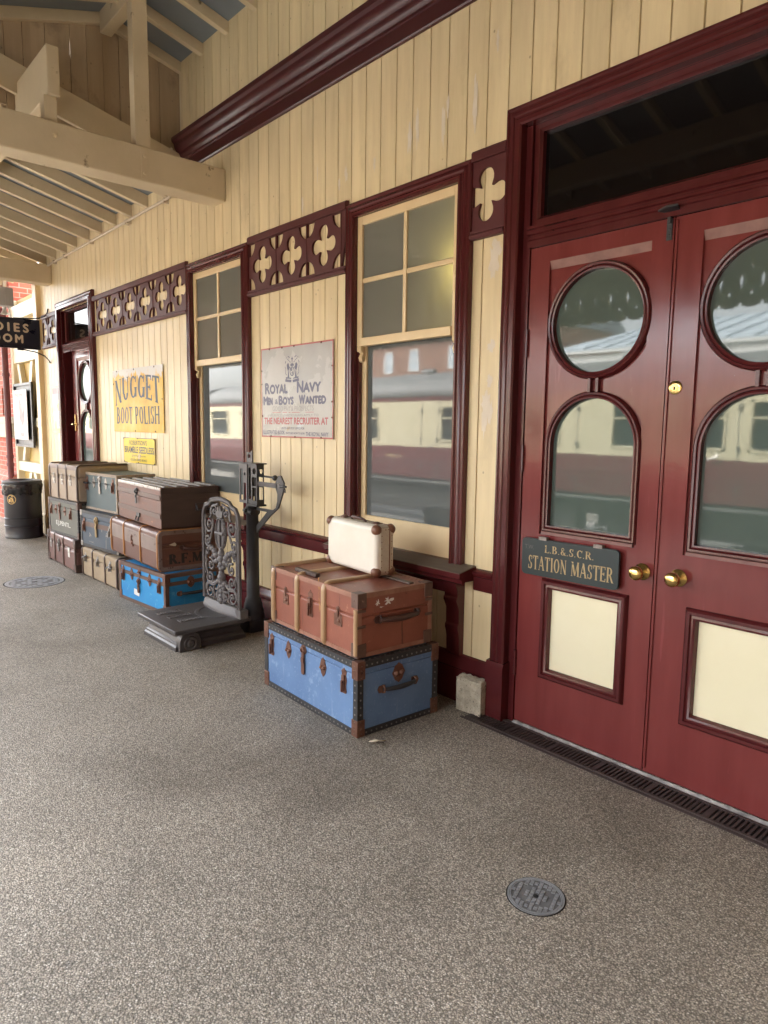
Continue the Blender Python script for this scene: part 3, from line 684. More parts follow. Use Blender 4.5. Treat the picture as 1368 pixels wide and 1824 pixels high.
DCASE = [(0.0, 0.0), (0.0, 0.030), (-0.006, 0.040), (-0.016, 0.042), (-0.022, 0.036), (-0.030, 0.036), (-0.036, 0.044), (-0.050, 0.046), (-0.056, 0.040), (-0.064, 0.040), (-0.072, 0.050), (-0.090, 0.050), (-0.098, 0.042), (-0.098, -0.06)]
def doorset(x0, x1, ztop, zt0, zt1, yglass, jy, tb0):
    """casing, jambs, transom and fanlight. casing outer x0..x1, top ztop; fanlight zt0..zt1; transom bar underside tb0"""
    m = MB(); m.sweep(case_path(x0, x1, 0.302, ztop), DCASE)
    for a, b in ((x0-0.007, x0+0.106), (x1-0.106, x1+0.007)):
        m.xpro([(0.0, 0), (-0.058, 0), (-0.058, 0.285), (-0.050, 0.305), (0, 0.312)], a, b)
    f = m.build('door_casing', 'maroon', B, smooth=35)
    m = MB(); a, b = x0+0.098, x1-0.098; t = 0.043
    m.box(a, a+t-0.002, jy, jy+0.12, 0, ztop-0.1); m.box(b-t+0.002, b, jy, jy+0.12, 0, ztop-0.1)
    m.box(a+t-0.002, b-t+0.002, jy, jy+0.12, zt1+0.04, ztop-0.1)
    # transom bar with reeds
    m.xpro([(jy+0.10, tb0), (jy-0.014, tb0), (jy-0.014, tb0+0.030), (jy-0.022, tb0+0.034), (jy-0.022, tb0+0.044), (jy-0.014, tb0+0.048), (jy-0.014, tb0+0.054), (jy-0.026, tb0+0.058), (jy-0.026, tb0+0.068), (jy-0.018, tb0+0.072), (jy-0.018, tb0+0.078), (jy-0.032, tb0+0.082), (jy-0.032, tb0+0.094), (jy-0.022, tb0+0.098), (jy-0.010, zt0-0.004), (jy+0.10, zt0-0.004)], a+t-0.002, b-t+0.002)
    m.build('door_frame', 'maroon', f, smooth=35)
    m = MB(); fr = 0.05
    g0, g1 = a+t-0.002, b-t+0.002
    m.sweep([(g0, zt0-0.004), (g1, zt0-0.004), (g1, zt1+0.04), (g0, zt1+0.04)], [(0, 0.0), (0.0, -0.018), (0.028, -0.018), (0.034, -0.026), (0.040, -0.03), (0.040, -0.06)], True, (0, yglass-0.055, 0))
    m.build('fanlight_frame', 'maroon', f, smooth=35)
    m = MB(); m.box(g0+0.03, g1-0.03, yglass, yglass+0.006, zt0, zt1+0.02); m.build('fanlight_pane', 'pane_dark', f, smooth=0)
    return f
doorset(-2.265, -0.550, 3.035, 2.480, 2.900, 0.045, 0.0, 2.374)
doorset(-9.335, -8.037, 2.985, 2.480, 2.85, 0.06, 0.0, 2.374)
m = MB(); m.box(-9.20, -8.17, 0.13, 0.17, 0, 2.9); m.build('dark_lobby', 'dark', B, smooth=0)
fd = leaf(-9.045, -8.20, 0.055, -8.60, (-8.90, -8.31), hinge=None, knobx=None, lock=(-8.99, 1.50))
m = MB(); m.box(-9.0, -8.975, 0.040, 0.054, 1.42, 1.62); m.tube([(-8.985, 0.045, 1.50), (-8.985, 0.0, 1.50), (-8.93, 0.0, 1.50)], 0.009, 8); m.build('lever_handle', 'brass', fd, bevel=0.002)
# threshold mortar
m = MB()
rnd = random.Random(5); n = 90; top = []; bot = []
for k in range(n+1):
    x = -2.115+k*(1.56/n); top.append((x, -0.004, 0.011+0.003*rnd.random())); bot.append((x, -0.024-0.012*rnd.random(), 0.001))
m.add(top+bot, [(i, i+1, n+2+i, n+1+i) for i in range(n)])
m.build('threshold', 'sealant', B)
# conduit along the wall under the low roof, and where it loops over the cornice end
m = MB(); zc_ = 3.475
m.tube([(-5.88, -0.05, 3.66), (-5.84, -0.05, 3.78), (-5.82, -0.08, 3.80), (-5.76, -0.12, 3.80)], 0.010, 8)
m.tube([(-5.88, -0.05, 3.66), (-5.9, -0.05, 3.52), (-6.0, -0.035, 3.485), (-9.35, -0.03, 3.478), (-9.6, -0.05, 3.46)], 0.013, 8)
for x in (-6.1, -6.95, -7.0, -8.0, -8.9, -9.3): m.box(x-0.012, x+0.012, -0.048, 0.0, 3.455, 3.50)
m.build('conduit', 'conduit', B, smooth=60)

# ------------------------------------------------------------------ canopy
K = thing('station_canopy', 'timber platform canopy with cream beams, rafters and blue grey roof sheets', 'canopy', (-5, -2.3, 0))
KM = Matrix.Translation((5, 2.3, 0))
def kp(name, mb, mat, parent=None, **kw):
    mb.M = None; mb.v = [p+V((5, 2.3, 0)) for p in mb.v]
    return mb.build(name, mat, parent or K, **kw)
EY = -3.25                      # outer edge of the canopy
XE, XF = -14.2, 10.0
# lower roof (left of the gable)
lz = lambda y: (3.52+0.25*(-y)) if y > -2.3 else (4.095-0.27*(-y-2.3))
m = MB()
for a, b in ((0.0, -2.3), (-2.3, EY)):
    m.prism([(XE, a, lz(a)+0.112), (XE, b, lz(b)+0.112), (XE, b, lz(b)+0.13), (XE, a, lz(a)+0.13)], (-5.86-XE, 0, 0))
kp('lower_roof_sheet', m, 'sheet', smooth=0)
RX = [-6.11, -6.53, -6.92, -7.32, -7.73, -8.12, -8.54, -8.90, -9.31, -9.72, -10.1, -10.5, -10.9, -11.3, -11.7, -12.1, -12.5, -12.9, -13.3]
for x in RX:
    m = MB(); h = 0.11; x0 = x-0.055
    m.prism([(x0, 0.0, lz(0)), (x0, -2.3, lz(-2.3)), (x0, EY, lz(EY)), (x0, EY, lz(EY)+h), (x0, -2.3, lz(-2.3)+h), (x0, 0.0, lz(0)+h)], (0.055, 0, 0))
    kp('rafter', m, 'timber', smooth=0, bevel=0.004)
# gable partition between the two roofs, its barge board
m = MB()
pz = lambda y: 4.70+0.25*y/0.6*0+(-0.25*0)  # placeholder
uz_ = lambda y: (4.44+0.25*(-y)) if y > -0.62 else (4.595-0.31*(-y-0.62))
pitch = 0.155; y = -0.002; k = 0
gb = MB(); rnd = random.Random(11)
while y > EY:
    g = rnd.choice([0.003, 0.004, 0.005]); st_ = pitch*rnd.choice([0.8, 1.0, 1.0, 1.15]); a, b = y, max(EY, y-st_+g)
    gb.box(-5.84-0.012, -5.84+0.012*rnd.random()+0.004, b, a, 3.45+0.25*min(2.3, -(a+b)/2)-0.27*max(0, -(a+b)/2-2.3), uz_((a+b)/2)+0.14)
    zt_ = uz_((a+b)/2)-(0.22 if k in (1, 5, 9) else -0.10)
    if k in (1, 5, 9): gb.box(-5.875, -5.860, b-0.03, b+0.02, zt_+(0.10 if k != 1 else 0.16), zt_+0.33)
    gb.box(-5.875, -5.860, b-0.03, b+0.02, 3.45+0.25*min(2.3, -(a+b)/2)-0.27*max(0, -(a+b)/2-2.3), zt_)
    y -= st_; k += 1
kp('gable_boarding', gb, 'gable', smooth=0)
m = MB()
m.prism([(-5.80, -0.02, 3.555), (-5.80, -2.3, 4.125), (-5.80, -2.3, 4.345), (-5.80, -0.02, 3.775)], (0.035, 0, 0))
m.prism([(-5.80, -2.302, 4.125), (-5.80, EY, 3.46), (-5.80, EY, 3.68), (-5.80, -2.302, 4.345)], (0.035, 0, 0))
kp('barge_board', m, 'timber', smooth=0, bevel=0.004)
# tie beams
for x1 in (-5.062, -9.515):
    m = MB(); m.box(x1-0.19, x1, EY, -0.002, 3.245, 3.485); kp('tie_beam', m, 'timber', smooth=0, bevel=0.010)
for y_, z_ in ((-.14, 3.41), (-.14, 3.31), (-.65, 3.42), (-.65, 3.30), (-1.25, 3.40), (-2.1, 3.36)):
    m = MB(); m.lathe([(.020, 0), (.020, .003), (.012, .004), (.012, .013), (0, .014)], (-5.062, y_, z_), (1, 0, 0), 6); kp('bolt', m, 'timber', smooth=0)
m = MB(); m.box(-5.0618, -5.058, -.675, -.625, 3.26, 3.47); kp('iron_strap', m, 'timber', bevel=.001)
# hanger, purlin and its packing block on the first tie beam
m = MB(); m.box(-5.16, -5.075, -0.705, -0.595, 3.4855, 4.9); kp('hanger_post', m, 'timber', smooth=0, bevel=0.004)
m = MB(); m.box(-10.2, -5.065, -1.285, -1.205, 3.645, 3.955); kp('purlin', m, 'timber', smooth=0, bevel=0.008)
m = MB(); m.box(-5.17, -5.085, -1.305, -1.225, 3.4855, 3.6445); kp('packing_block', m, 'timber', smooth=0, bevel=0.003)
m = MB(); m.box(-10.2, -5.065, -3.2, -3.12, 3.60, 3.91); kp('purlin', m, 'timber', smooth=0, bevel=0.008)
# upper roof (right of the gable)
m = MB(); h = 0.085
for a, b in ((-0.0, -0.62), (-0.62, EY)):
    m.prism([(-5.86, a, uz_(a)+h), (-5.86, b, uz_(b)+h), (-5.86, b, uz_(b)+h+0.02), (-5.86, a, uz_(a)+h+0.02)], (XF+5.86, 0, 0))
kp('upper_roof_sheet', m, 'sheet', smooth=0)
UX = [-5.79]+[-5.40+0.41*k for k in range(38)]
for x in UX:
    m = MB(); m.prism([(x-0.05, 0, uz_(0)), (x-0.05, -0.62, uz_(-0.62)), (x-0.05, EY, uz_(EY)), (x-0.05, EY, uz_(EY)+h), (x-0.05, -0.62, uz_(-0.62)+h), (x-0.05, 0, uz_(0)+h)], (0.05, 0, 0))
    kp('rafter', m, 'timber', smooth=0, bevel=0.004)
m = MB(); m.box(-5.80, XF, -0.665, -0.575, 4.515, 4.75); kp('ridge_beam', m, 'timber', smooth=0, bevel=0.006)
m = MB(); m.box(-5.80, XF, -2.85, -2.76, 3.72, 3.93); kp('purlin', m, 'timber', smooth=0, bevel=0.006)
for x1 in (-1.0, 3.2):
    m = MB(); m.box(x1-0.19, x1, EY, -2.0, 3.245, 3.485) if False else m.box(x1-0.14, x1, EY, -2.9, 3.38, 3.56); kp('outrigger', m, 'timber', smooth=0, bevel=0.008)
# eaves beam, columns and the fretted valance
m = MB(); m.box(XE, XF, EY+0.02, EY+0.22, 3.16, 3.38); kp('eaves_beam', m, 'timber', smooth=0, bevel=0.01)
for x in (-8.6, -5.1, 1.6):
    m = MB(); m.lathe([(0.14, 0), (0.14, 0.10), (0.10, 0.16), (0.085, 0.35), (0.075, 0.40), (0.065, 2.75), (0.085, 2.8), (0.08, 2.86), (0.11, 3.0), (0.14, 3.16)], (x, EY+0.12, 0), n=20)
    kp('column', m, 'cast', smooth=40)
m = MB(); m.box(1.3, 1.4, EY, -0.06, 0, 3.6); kp('light_block_screen', m, 'gable', bevel=0.005)  # unseen screen added under the canopy to block light from the right
val = MB(); T = 0.170; xa = XE; vt, vb = 3.95, 2.54
while xa < XF:
    def vx(u, z): return (xa+u*T, z)
    out = []
    L_ = [(0.0, vt), (0.0, vb+0.34)]
    L_ += [(0.015, vb+0.30), (0.02, vb+0.27), (0.085, vb+0.22), (0.04, vb+0.17), (0.018, vb+0.13), (0.018, vb+0.045), (0.06, vb+0.035), (0.10, vb+0.010), (0.20, vb+0.014), (0.30, vb)]
    Rr = [(1-u, z) for u, z in L_][::-1]
    out = [vx(u, z) for u, z in L_+Rr]
    hole = [vx(u, z) for u, z in ((0.41, vb+0.10), (0.59, vb+0.10), (0.54, vb+0.125), (0.51, vb+0.15), (0.51, vb+0.30), (0.59, vb+0.345), (0.57, vb+0.36), (0.50, vb+0.32), (0.43, vb+0.36), (0.41, vb+0.345), (0.49, vb+0.30), (0.49, vb+0.15), (0.46, vb+0.125))]
    holed(val, out[::-1], [hole], EY-0.02, 0.022)
    xa += T
kp('valance', val, 'timber', smooth=0)

# ------------------------------------------------------------------ beyond the far end of the building
MAT['brick_red'] = brick_mat('red_brick', (0.48, 0.085, 0.05), (0.58, 0.13, 0.075), (0.42, 0.30, 0.24))
MAT['brick_far'] = brick_mat('brown_brick', (0.22, 0.10, 0.065), (0.28, 0.13, 0.085), (0.24, 0.19, 0.15), 1.6)
MAT['stone'] = aged('pale_stone_band', (0.55, 0.48, 0.36), (0.65, 0.58, 0.45), 3, rough=0.8)
MAT['ochre'] = aged('ochre_infill_panel', (0.46, 0.32, 0.09), (0.55, 0.40, 0.13), 3, rough=0.5, spots=[((0.25, 0.17, 0.06), 5, 0.68)])
MAT['white_cream'] = aged('pale_cream_frame_paint', (0.74, 0.68, 0.50), (0.80, 0.74, 0.57), 3, rough=0.4, spots=[((0.4, 0.3, 0.18), 8, 0.72)])
MAT['plum'] = aged('plum_pipe_paint', (0.13, 0.03, 0.035), (0.17, 0.045, 0.05), 3, rough=0.4)
MAT['plastic_black'] = aged('black_bin_plastic', (0.012, 0.013, 0.017), (0.018, 0.019, 0.024), 5, rough=0.38, bmp=0.08)
MAT['bag'] = aged('black_bin_bag', (0.008, 0.008, 0.009), (0.012, 0.012, 0.013), 5, rough=0.22, bmp=0.0)
MAT['gold'] = aged('gold_transfer', (0.62, 0.40, 0.13), (0.70, 0.47, 0.17), 6, rough=0.5, bmp=0)
MAT['navy_sign'] = aged('navy_enamel', (0.010, 0.013, 0.026), (0.014, 0.017, 0.033), 3, rough=0.3, bmp=0.04)
MAT['sign_letter'] = aged('buff_sign_letters', (0.60, 0.50, 0.38), (0.66, 0.56, 0.43), 4, rough=0.5, bmp=0)
MAT['grey_box'] = aged('grey_plastic_box', (0.38, 0.375, 0.36), (0.44, 0.43, 0.41), 4, rough=0.45, bmp=0.05)
MAT['paper_white'] = aged('white_paper', (0.66, 0.66, 0.64), (0.76, 0.75, 0.73), 4, rough=0.5, bmp=0.05)
MAT['red_ink'] = aged('red_print', (0.42, 0.05, 0.06), (0.5, 0.08, 0.08), 4, rough=0.6, bmp=0)
MAT['grey_ink'] = aged('grey_print', (0.24, 0.22, 0.23), (0.42, 0.36, 0.36), 9, rough=0.6, bmp=0)

# half-timbered screen carrying on the wall line
T_ = thing('timber_screen', 'pale half timbered screen with slanted braces beyond the far post', 'screen', (-11.0, 0.1, 0))
def tp(name, mb, mat, **kw):
    mb.v = [p-V((-11.0, 0.1, 0)) for p in mb.v]
    return mb.build(name, mat, T_, **kw)
m = MB(); m.box(-11.62, -10.21, 0.08, 0.14, 0.0, 3.3); tp('infill_panel', m, 'ochre', smooth=0)
for nm, (a, b, c, d) in dict(top_rail=(-11.62, -10.21, 3.0, 3.2), head_rail=(-11.62, -10.21, 2.38, 2.62), middle_rail=(-11.62, -10.21, 1.45, 1.58), sill_rail=(-11.62, -10.21, 0.80, 0.94), base_rail=(-11.62, -10.21, 0.0, 0.10)).items():
    m = MB(); m.box(a, b, 0.0, 0.0795, c, d); tp(nm, m, 'white_cream', bevel=0.006)
m = MB(); m.box(-11.64, -11.52, -0.01, 0.10, 0, 3.3); tp('end_post', m, 'white_cream', bevel=0.006)
for (xa, za, xb, zb) in ((-11.35, 2.37, -11.05, 1.59), (-10.65, 2.37, -10.95, 1.59), (-11.30, 0.95, -11.05, 1.44), (-10.30, 0.95, -10.62, 1.44), (-11.3, 0.11, -10.95, 0.79), (-10.35, 0.11, -10.75, 0.79)):
    m = MB(); m.prism([(xa-0.06, 0.012, za), (xa+0.06, 0.012, za), (xb+0.06, 0.012, zb), (xb-0.06, 0.012, zb)], (0, 0.0675, 0)); tp('brace', m, 'white_cream', bevel=0.005)

# red brick neighbour
N_ = thing('brick_building', 'red brick building with pale stone band past the timber screen', 'building', (-16, 0, 0))
m = MB(); off = V((16, 0, 0))
def npart(name, mb, mat, parent=None, **kw):
    mb.v = [p+off for p in mb.v]; return mb.build(name, mat, parent or N_, **kw)
WO = [(-12.40, -11.90, 1.62, 2.05), (-13.6, -13.1, 1.62, 2.05)]
xs = sorted([-24, -11.66]+[e for o in WO for e in o[:2]])
for a, b in zip(xs[:-1], xs[1:]):
    op = [o for o in WO if o[0] < (a+b)/2 < o[1]]
    if op: m.box(a, b, 0.02, 0.35, 0, op[0][2]); m.box(a, b, 0.02, 0.35, op[0][3], 5.5)
    else: m.box(a, b, 0.02, 0.35, 0, 5.5)
npart('brick_wall', m, 'brick_red', smooth=0)
m = MB()
for o in WO: m.box(o[0], o[1], 0.20, 0.22, o[2], o[3])
npart('window_pane', m, 'pane', smooth=0)
m = MB(); m.box(-24, -11.66, -0.03, 0.019, 1.28, 1.50); m.box(-24, -11.66, -0.012, 0.019, 1.50, 1.60); npart('stone_band', m, 'stone', bevel=0.006)
m = MB(); m.xpro([(0.02, 0), (-0.10, 0), (-0.10, 0.62), (0.0, 0.74), (0.02, 0.74)], -24, -11.66); npart('brick_plinth', m, 'brick_red', smooth=0)
m = MB(); m.tube([(-11.72, -0.07, 0.05), (-11.72, -0.07, 3.2)], 0.045, 12)
for z in (0.85, 0.97, 2.2): m.tube([(-11.72, -0.07, z), (-11.72, -0.07, z+0.05)], 0.056, 12)
npart('drainpipe', m, 'plum', smooth=40)

# poster case standing off the screen
P_ = thing('poster_case', 'grey framed poster board hanging on the timber screen braces', 'poster board', (-11.0, -0.02, 0))
m = MB(); m.sweep([(-0.40, 1.20), (0.46, 1.20), (0.46, 2.04), (-0.40, 2.04)], [(0, 0), (0, 0.03), (-0.035, 0.03), (-0.035, 0.0)], True); m.box(-0.40, 0.46, -0.004, 0.012, 1.20, 2.04); m.build('frame', 'cast', P_)
m = MB(); m.box(-0.42, 0.30, -0.042, -0.034, 1.27, 1.98); m.build('poster', 'paper_white', P_, smooth=0)
m = MB(); text(m, 'Welcome', -0.34, 0.10, 1.88, 1.945, 0, 0.01, org=(0, -0.0425, 0)); m.build('heading', 'red_ink', P_, smooth=0, recalc=False)
m = MB(); blob(m, -0.02, 1.66, 0.10, 0.19, -0.0425, seed=4); blob(m, 0.12, 1.62, 0.05, 0.16, -0.0425, seed=9); m.box(-0.40, 0.28, -0.0425, -0.0421, 1.405, 1.415); blob(m, 0.02, 1.34, 0.09, 0.04, -0.0425, seed=12); m.build('printed_figures', 'grey_ink', P_, smooth=0, recalc=False)

# hanging sign
SG = thing('hanging_sign', 'dark navy hanging sign lettered LADIES ROOM beside the far post', 'sign', (-9.72, -0.12, 2.44))
m = MB(); m.box(-0.02, 0.02, -0.86, 0.0, 0, 0.37)
sb = m.build('sign_board', 'navy_sign', SG, bevel=0.004)
m = MB(); m.sweep([(-0.86, 0), (0, 0), (0, 0.37), (-0.86, 0.37)], [(0.0, 0), (0.0, 0.006), (0.022, 0.006), (0.026, 0.0)], True, (0.0202, 0, 0), (0, 1, 0), (0, 0, 1), (1, 0, 0))
m.sweep([(-0.86, 0), (0, 0), (0, 0.37), (-0.86, 0.37)], [(0.0, 0), (0.0, 0.006), (0.022, 0.006), (0.026, 0.0)], True, (-0.0202, 0, 0), (0, 1, 0), (0, 0, 1), (-1, 0, 0)); m.build('sign_rim', 'navy_sign', sb)
m = MB()
text(m, 'LADIES', -0.76, -0.135, 0.205, 0.305, 0, 0.0, dbl=0.006, org=(0.0215, 0, 0), ux=(0, 1, 0), space=1.45)
text(m, 'ROOM', -0.66, -0.205, 0.07, 0.165, 0, 0.0, dbl=0.006, org=(0.0215, 0, 0), ux=(0, 1, 0), space=1.4)
text(m, 'LADIES', 0.135, 0.76, 0.205, 0.305, 0, 0.0, org=(-0.0215, 0, 0), ux=(0, -1, 0), space=1.45)
text(m, 'ROOM', 0.205, 0.66, 0.07, 0.165, 0, 0.0, org=(-0.0215, 0, 0), ux=(0, -1, 0), space=1.4)
m.build('lettering', 'sign_letter', sb, smooth=0, recalc=False)
m = MB(); m.tube([(0, 0.115, 0.53), (0, 0.105, 0.48), (0, 0.07, 0.43), (0, 0.0, 0.398), (0, -0.12, 0.383), (0, -0.30, 0.374)], 0.008, 6); m.tube([(0, 0.115, -0.16), (0, 0.10, -0.12), (0, 0.05, -0.07), (0, -0.05, -0.03), (0, -0.22, -0.006)], 0.008, 6)
m.box(-0.02, 0.02, -0.27, -0.20, -0.02, 0.0)
m.build('sign_bracket', 'black_metal', SG)

# light fitting on the far tie beam
J = thing('light_fitting', 'grey box light fitting with small white lamp under the far beam', 'light fitting', (-9.78, -0.50, 3.06))
m = MB(); m.box(-0.09, 0.09, -0.09, 0.09, -0.11, 0.11); m.box(-0.094, 0.094, -0.005, 0.005, -0.113, 0.113); m.build('housing', 'grey_box', J, bevel=0.008)
m = MB(); m.tube([(0, 0, 0.11), (0, 0, 0.40)], 0.012, 8); m.build('stem', 'conduit', J)
m = MB(); m.lathe([(0.0, -0.12), (0.02, -0.12), (0.02, -0.16), (0.05, -0.21), (0.04, -0.212), (0, -0.20)], (0, 0, 0)); m.tube([(0.0, 0.05, -0.11), (0.02, 0.06, -0.22), (0.02, 0.10, -0.3), (0, 0.30, -0.34), (0, 0.40, -0.22)], 0.007, 6); m.build('lamp_head', 'paper_white', J)

# litter bin
BN = thing('litter_bin', 'round black litter bin with bag over its rim and gold emblem', 'litter bin', (-10.02, -0.34, 0))
Rb = 0.225
m = MB(); m.lathe([(0, 0.0), (Rb+0.004, 0.0), (Rb+0.006, 0.02), (Rb, 0.03), (Rb, 0.15), (Rb+0.006, 0.155), (Rb+0.006, 0.17), (Rb, 0.175), (Rb, 0.25), (Rb+0.005, 0.255), (Rb+0.005, 0.268), (Rb, 0.273), (Rb, 0.64), (0.17, 0.64), (0.16, 0.5), (0, 0.5)], (0, 0, 0), n=36); m.build('drum', 'plastic_black', BN, smooth=40)
m = MB(); rnd = random.Random(3); n = 72; rows = []
for j, (r, z) in enumerate([(Rb-0.03, 0.715), (Rb+0.008, 0.72), (Rb+0.016, 0.69), (Rb+0.010, 0.66), (Rb+0.014, 0.625), (Rb+0.006, 0.59)]):
    rows.append([(r+rnd.uniform(-.008, .010), z+(rnd.uniform(-.025, .015) if j == 5 else rnd.uniform(-.006, .006))) for k in range(n)])
m.add([((r)*math.cos(2*PI*k/n), r*math.sin(2*PI*k/n), z) for row in rows for k, (r, z) in enumerate(row)], [(i*n+k, i*n+(k+1) % n, (i+1)*n+(k+1) % n, (i+1)*n+k) for i in range(5) for k in range(n)])
m.build('bin_bag', 'bag', BN, smooth=60)
m = MB(); m.lathe([(0.13, 0.72), (Rb+0.012, 0.715), (Rb+0.018, 0.735), (Rb+0.010, 0.755), (Rb-0.03, 0.765), (0.15, 0.762), (0.14, 0.73)], (0, 0, 0), n=36); m.build('rim', 'plastic_black', BN, smooth=40)
# tidy emblem, bent round the drum
def ondrum(pts):
    out = []
    for x, z in pts:
        a = math.radians(-50)+x/Rb
        out.append(((Rb+0.003)*math.cos(a), (Rb+0.003)*math.sin(a), z))
    return out
m = MB(); n = 28; zc = 0.52
o1, o2 = ondrum(circle(0, zc, 0.062, n)), ondrum(circle(0, zc, 0.054, n))
m.add(o1+o2, [(i, (i+1) % n, n+(i+1) % n, n+i) for i in range(n)])
for poly in ([(-.035, zc-.035), (-.010, zc-.035), (-.006, zc+.006), (-.040, zc+.006)], [(0.000, zc-.040), (.012, zc-.040), (.016, zc-.005), (.020, zc-.040), (.034, zc-.040), (.026, zc+.016), (.004, zc+.020), (-.018, zc+.026), (-.020, zc+.018), (0.006, zc+.004)], circle(.014, zc+.036, .0095, 10)):
    q = ondrum(poly); m.add(q, [tuple(range(len(q)))])
m.build('emblem', 'gold', BN, smooth=0, recalc=False)

# ------------------------------------------------------------------ enamel signs on the wall
MAT['enamel_white'] = aged('aged_white_enamel', (0.38, 0.37, 0.35), (0.47, 0.46, 0.44), 2.5, rough=0.28, bmp=0.06, bscale=12, spots=[((0.46, 0.36, 0.24), 4.5, 0.68), ((0.52, 0.56, 0.58), 3.2, 0.66)], bd=0.01)
MAT['enamel_red'] = aged('worn_red_enamel', (0.36, 0.06, 0.05), (0.44, 0.10, 0.08), 8, rough=0.35, spots=[((0.50, 0.45, 0.40), 16, 0.64)], bmp=0.1)
MAT['enamel_blue'] = aged('faded_blue_letters', (0.045, 0.05, 0.115), (0.085, 0.085, 0.15), 7, rough=0.35, spots=[((0.30, 0.29, 0.37), 13, 0.655), ((0.5, 0.48, 0.48), 30, 0.70)], bmp=0)
MAT['enamel_grey'] = aged('faded_grey_letters', (0.17, 0.165, 0.18), (0.30, 0.29, 0.30), 14, rough=0.4, spots=[((0.50, 0.48, 0.46), 34, 0.62)], bmp=0)
MAT['enamel_redl'] = aged('faded_red_letters', (0.37, 0.055, 0.065), (0.42, 0.12, 0.12), 7, rough=0.4, spots=[((0.52, 0.42, 0.40), 24, 0.62)], bmp=0)
MAT['rust'] = aged('rusty_fixings', (0.10, 0.04, 0.025), (0.16, 0.07, 0.04), 20, rough=0.8)
def nugget_mat():
    m, t, p, o = nodes('weathered_yellow_enamel')
    v = coords(t)
    n = noise(t, v, 3, 6, 0.6)
    col = ramp(t, n, [(0.3, (0.56, 0.30, 0.025)), (0.5, (0.74, 0.47, 0.055)), (0.75, (0.79, 0.58, 0.17))])
    # enamel lost towards the top of the sheet: bare pale ground coat in ragged drips
    sp = t.nodes.new('ShaderNodeSeparateXYZ'); tc = t.nodes.new('ShaderNodeTexCoord'); t.links.new(tc.outputs['Object'], sp.inputs[0])
    q = noise(t, coords(t, (6, 1, 2.2)), 1.4, 6, 0.7)
    mr = nnode(t, 'ShaderNodeMapRange'); mr.inputs['From Min'].default_value = 0.30; mr.inputs['From Max'].default_value = 0.66; mr.inputs['To Min'].default_value = -0.32; mr.inputs['To Max'].default_value = 0.42
    t.links.new(sp.outputs[2], mr.inputs[0])
    ad = nnode(t, 'ShaderNodeMath', operation='ADD'); t.links.new(q, ad.inputs[0]); t.links.new(mr.outputs[0], ad.inputs[1])
    col = mix(t, ramp(t, ad.outputs[0], [(0.70, G0), (0.75, G1)]), col, (0.66, 0.64, 0.60))
    r_ = noise(t, v, 14, 5, 0.7)
    col = mix(t, ramp(t, r_, [(0.66, G0), (0.72, (0.8,)*3)]), col, (0.40, 0.20, 0.06))
    t.links.new(col, p.inputs['Base Color']); p.inputs['Roughness'].default_value = 0.5; p.inputs['IOR'].default_value = 1.35
    bump(t, p, noise(t, v, 6, 3, 0.5), 0.12, 0.01)
    return m
MAT['nugget'] = nugget_mat()
MAT['nugget_ink'] = aged('worn_slate_letters', (0.06, 0.075, 0.095), (0.10, 0.115, 0.13), 6, rough=0.55, ior=1.35, spots=[((0.40, 0.38, 0.33), 11, 0.66), ((0.50, 0.34, 0.10), 16, 0.70)], bmp=0)
MAT['bramble'] = aged('yellow_enamel', (0.76, 0.54, 0.015), (0.82, 0.62, 0.04), 3, rough=0.45, ior=1.35, spots=[((0.66, 0.50, 0.22), 4, 0.62), ((0.68, 0.63, 0.52), 5, 0.70)], bmp=0.08, bscale=10)
MAT['ink_navy'] = aged('dark_navy_print', (0.02, 0.023, 0.035), (0.045, 0.045, 0.06), 10, rough=0.5, spots=[((0.5, 0.38, 0.12), 28, 0.66)], bmp=0)
MAT['orange_print'] = aged('orange_enamel', (0.62, 0.27, 0.03), (0.66, 0.33, 0.06), 5, rough=0.3)
MAT['blue_print'] = aged('poster_picture', (0.14, 0.20, 0.34), (0.45, 0.42, 0.30), 9, rough=0.4, spots=[((0.6, 0.56, 0.46), 10, 0.56)])

def plate(name, W, H, x, z, mat, label, tilt=0.0, dent=0.004, nx=14, nz=12, y=-0.010):
    """thin enamelled sheet, slightly buckled; origin at its lower left corner"""
    rnd = random.Random(name); ph = [rnd.random()*6 for _ in range(4)]
    def dy(u, v): return -dent*(0.5+0.5*math.sin(3*u*PI*0.7+ph[0])*math.sin(2.2*v*PI+ph[1]))*(4*u*(1-u)*0.7+0.3)
    vs = []; fs = []
    for j in range(nz+1):
        for i in range(nx+1): vs.append((W*i/nx, dy(i/nx, j/nz), H*j/nz))
    k = len(vs)
    vs += [(a, b+0.003, c) for a, b, c in vs]
    for j in range(nz):
        for i in range(nx):
            a = j*(nx+1)+i; fs.append((a, a+1, a+nx+2, a+nx+1)); fs.append((k+a, k+a+nx+1, k+a+nx+2, k+a+1))
    rim = [i for i in range(nx+1)]+[(j)*(nx+1)+nx for j in range(1, nz+1)]+[nz*(nx+1)+i for i in range(nx-1, -1, -1)]+[j*(nx+1) for j in range(nz-1, 0, -1)]
    for a, b in zip(rim, rim[1:]+rim[:1]): fs.append((a, k+a, k+b, b))
    m = MB(); m.add(vs, fs)
    o = m.build(name, mat, None, smooth=40, loc=(x, y, z)); o.rotation_euler = (0, tilt, 0)
    tag(o, label, 'sign')
    o_y = lambda px, pz: dy(px/W, pz/H)
    return o, o_y
def drape(mb, fy, d=0.0008):
    for i, p in enumerate(mb.v): mb.v[i] = V((p.x, fy(p.x, p.z)-d+p.y, p.z))
    return mb
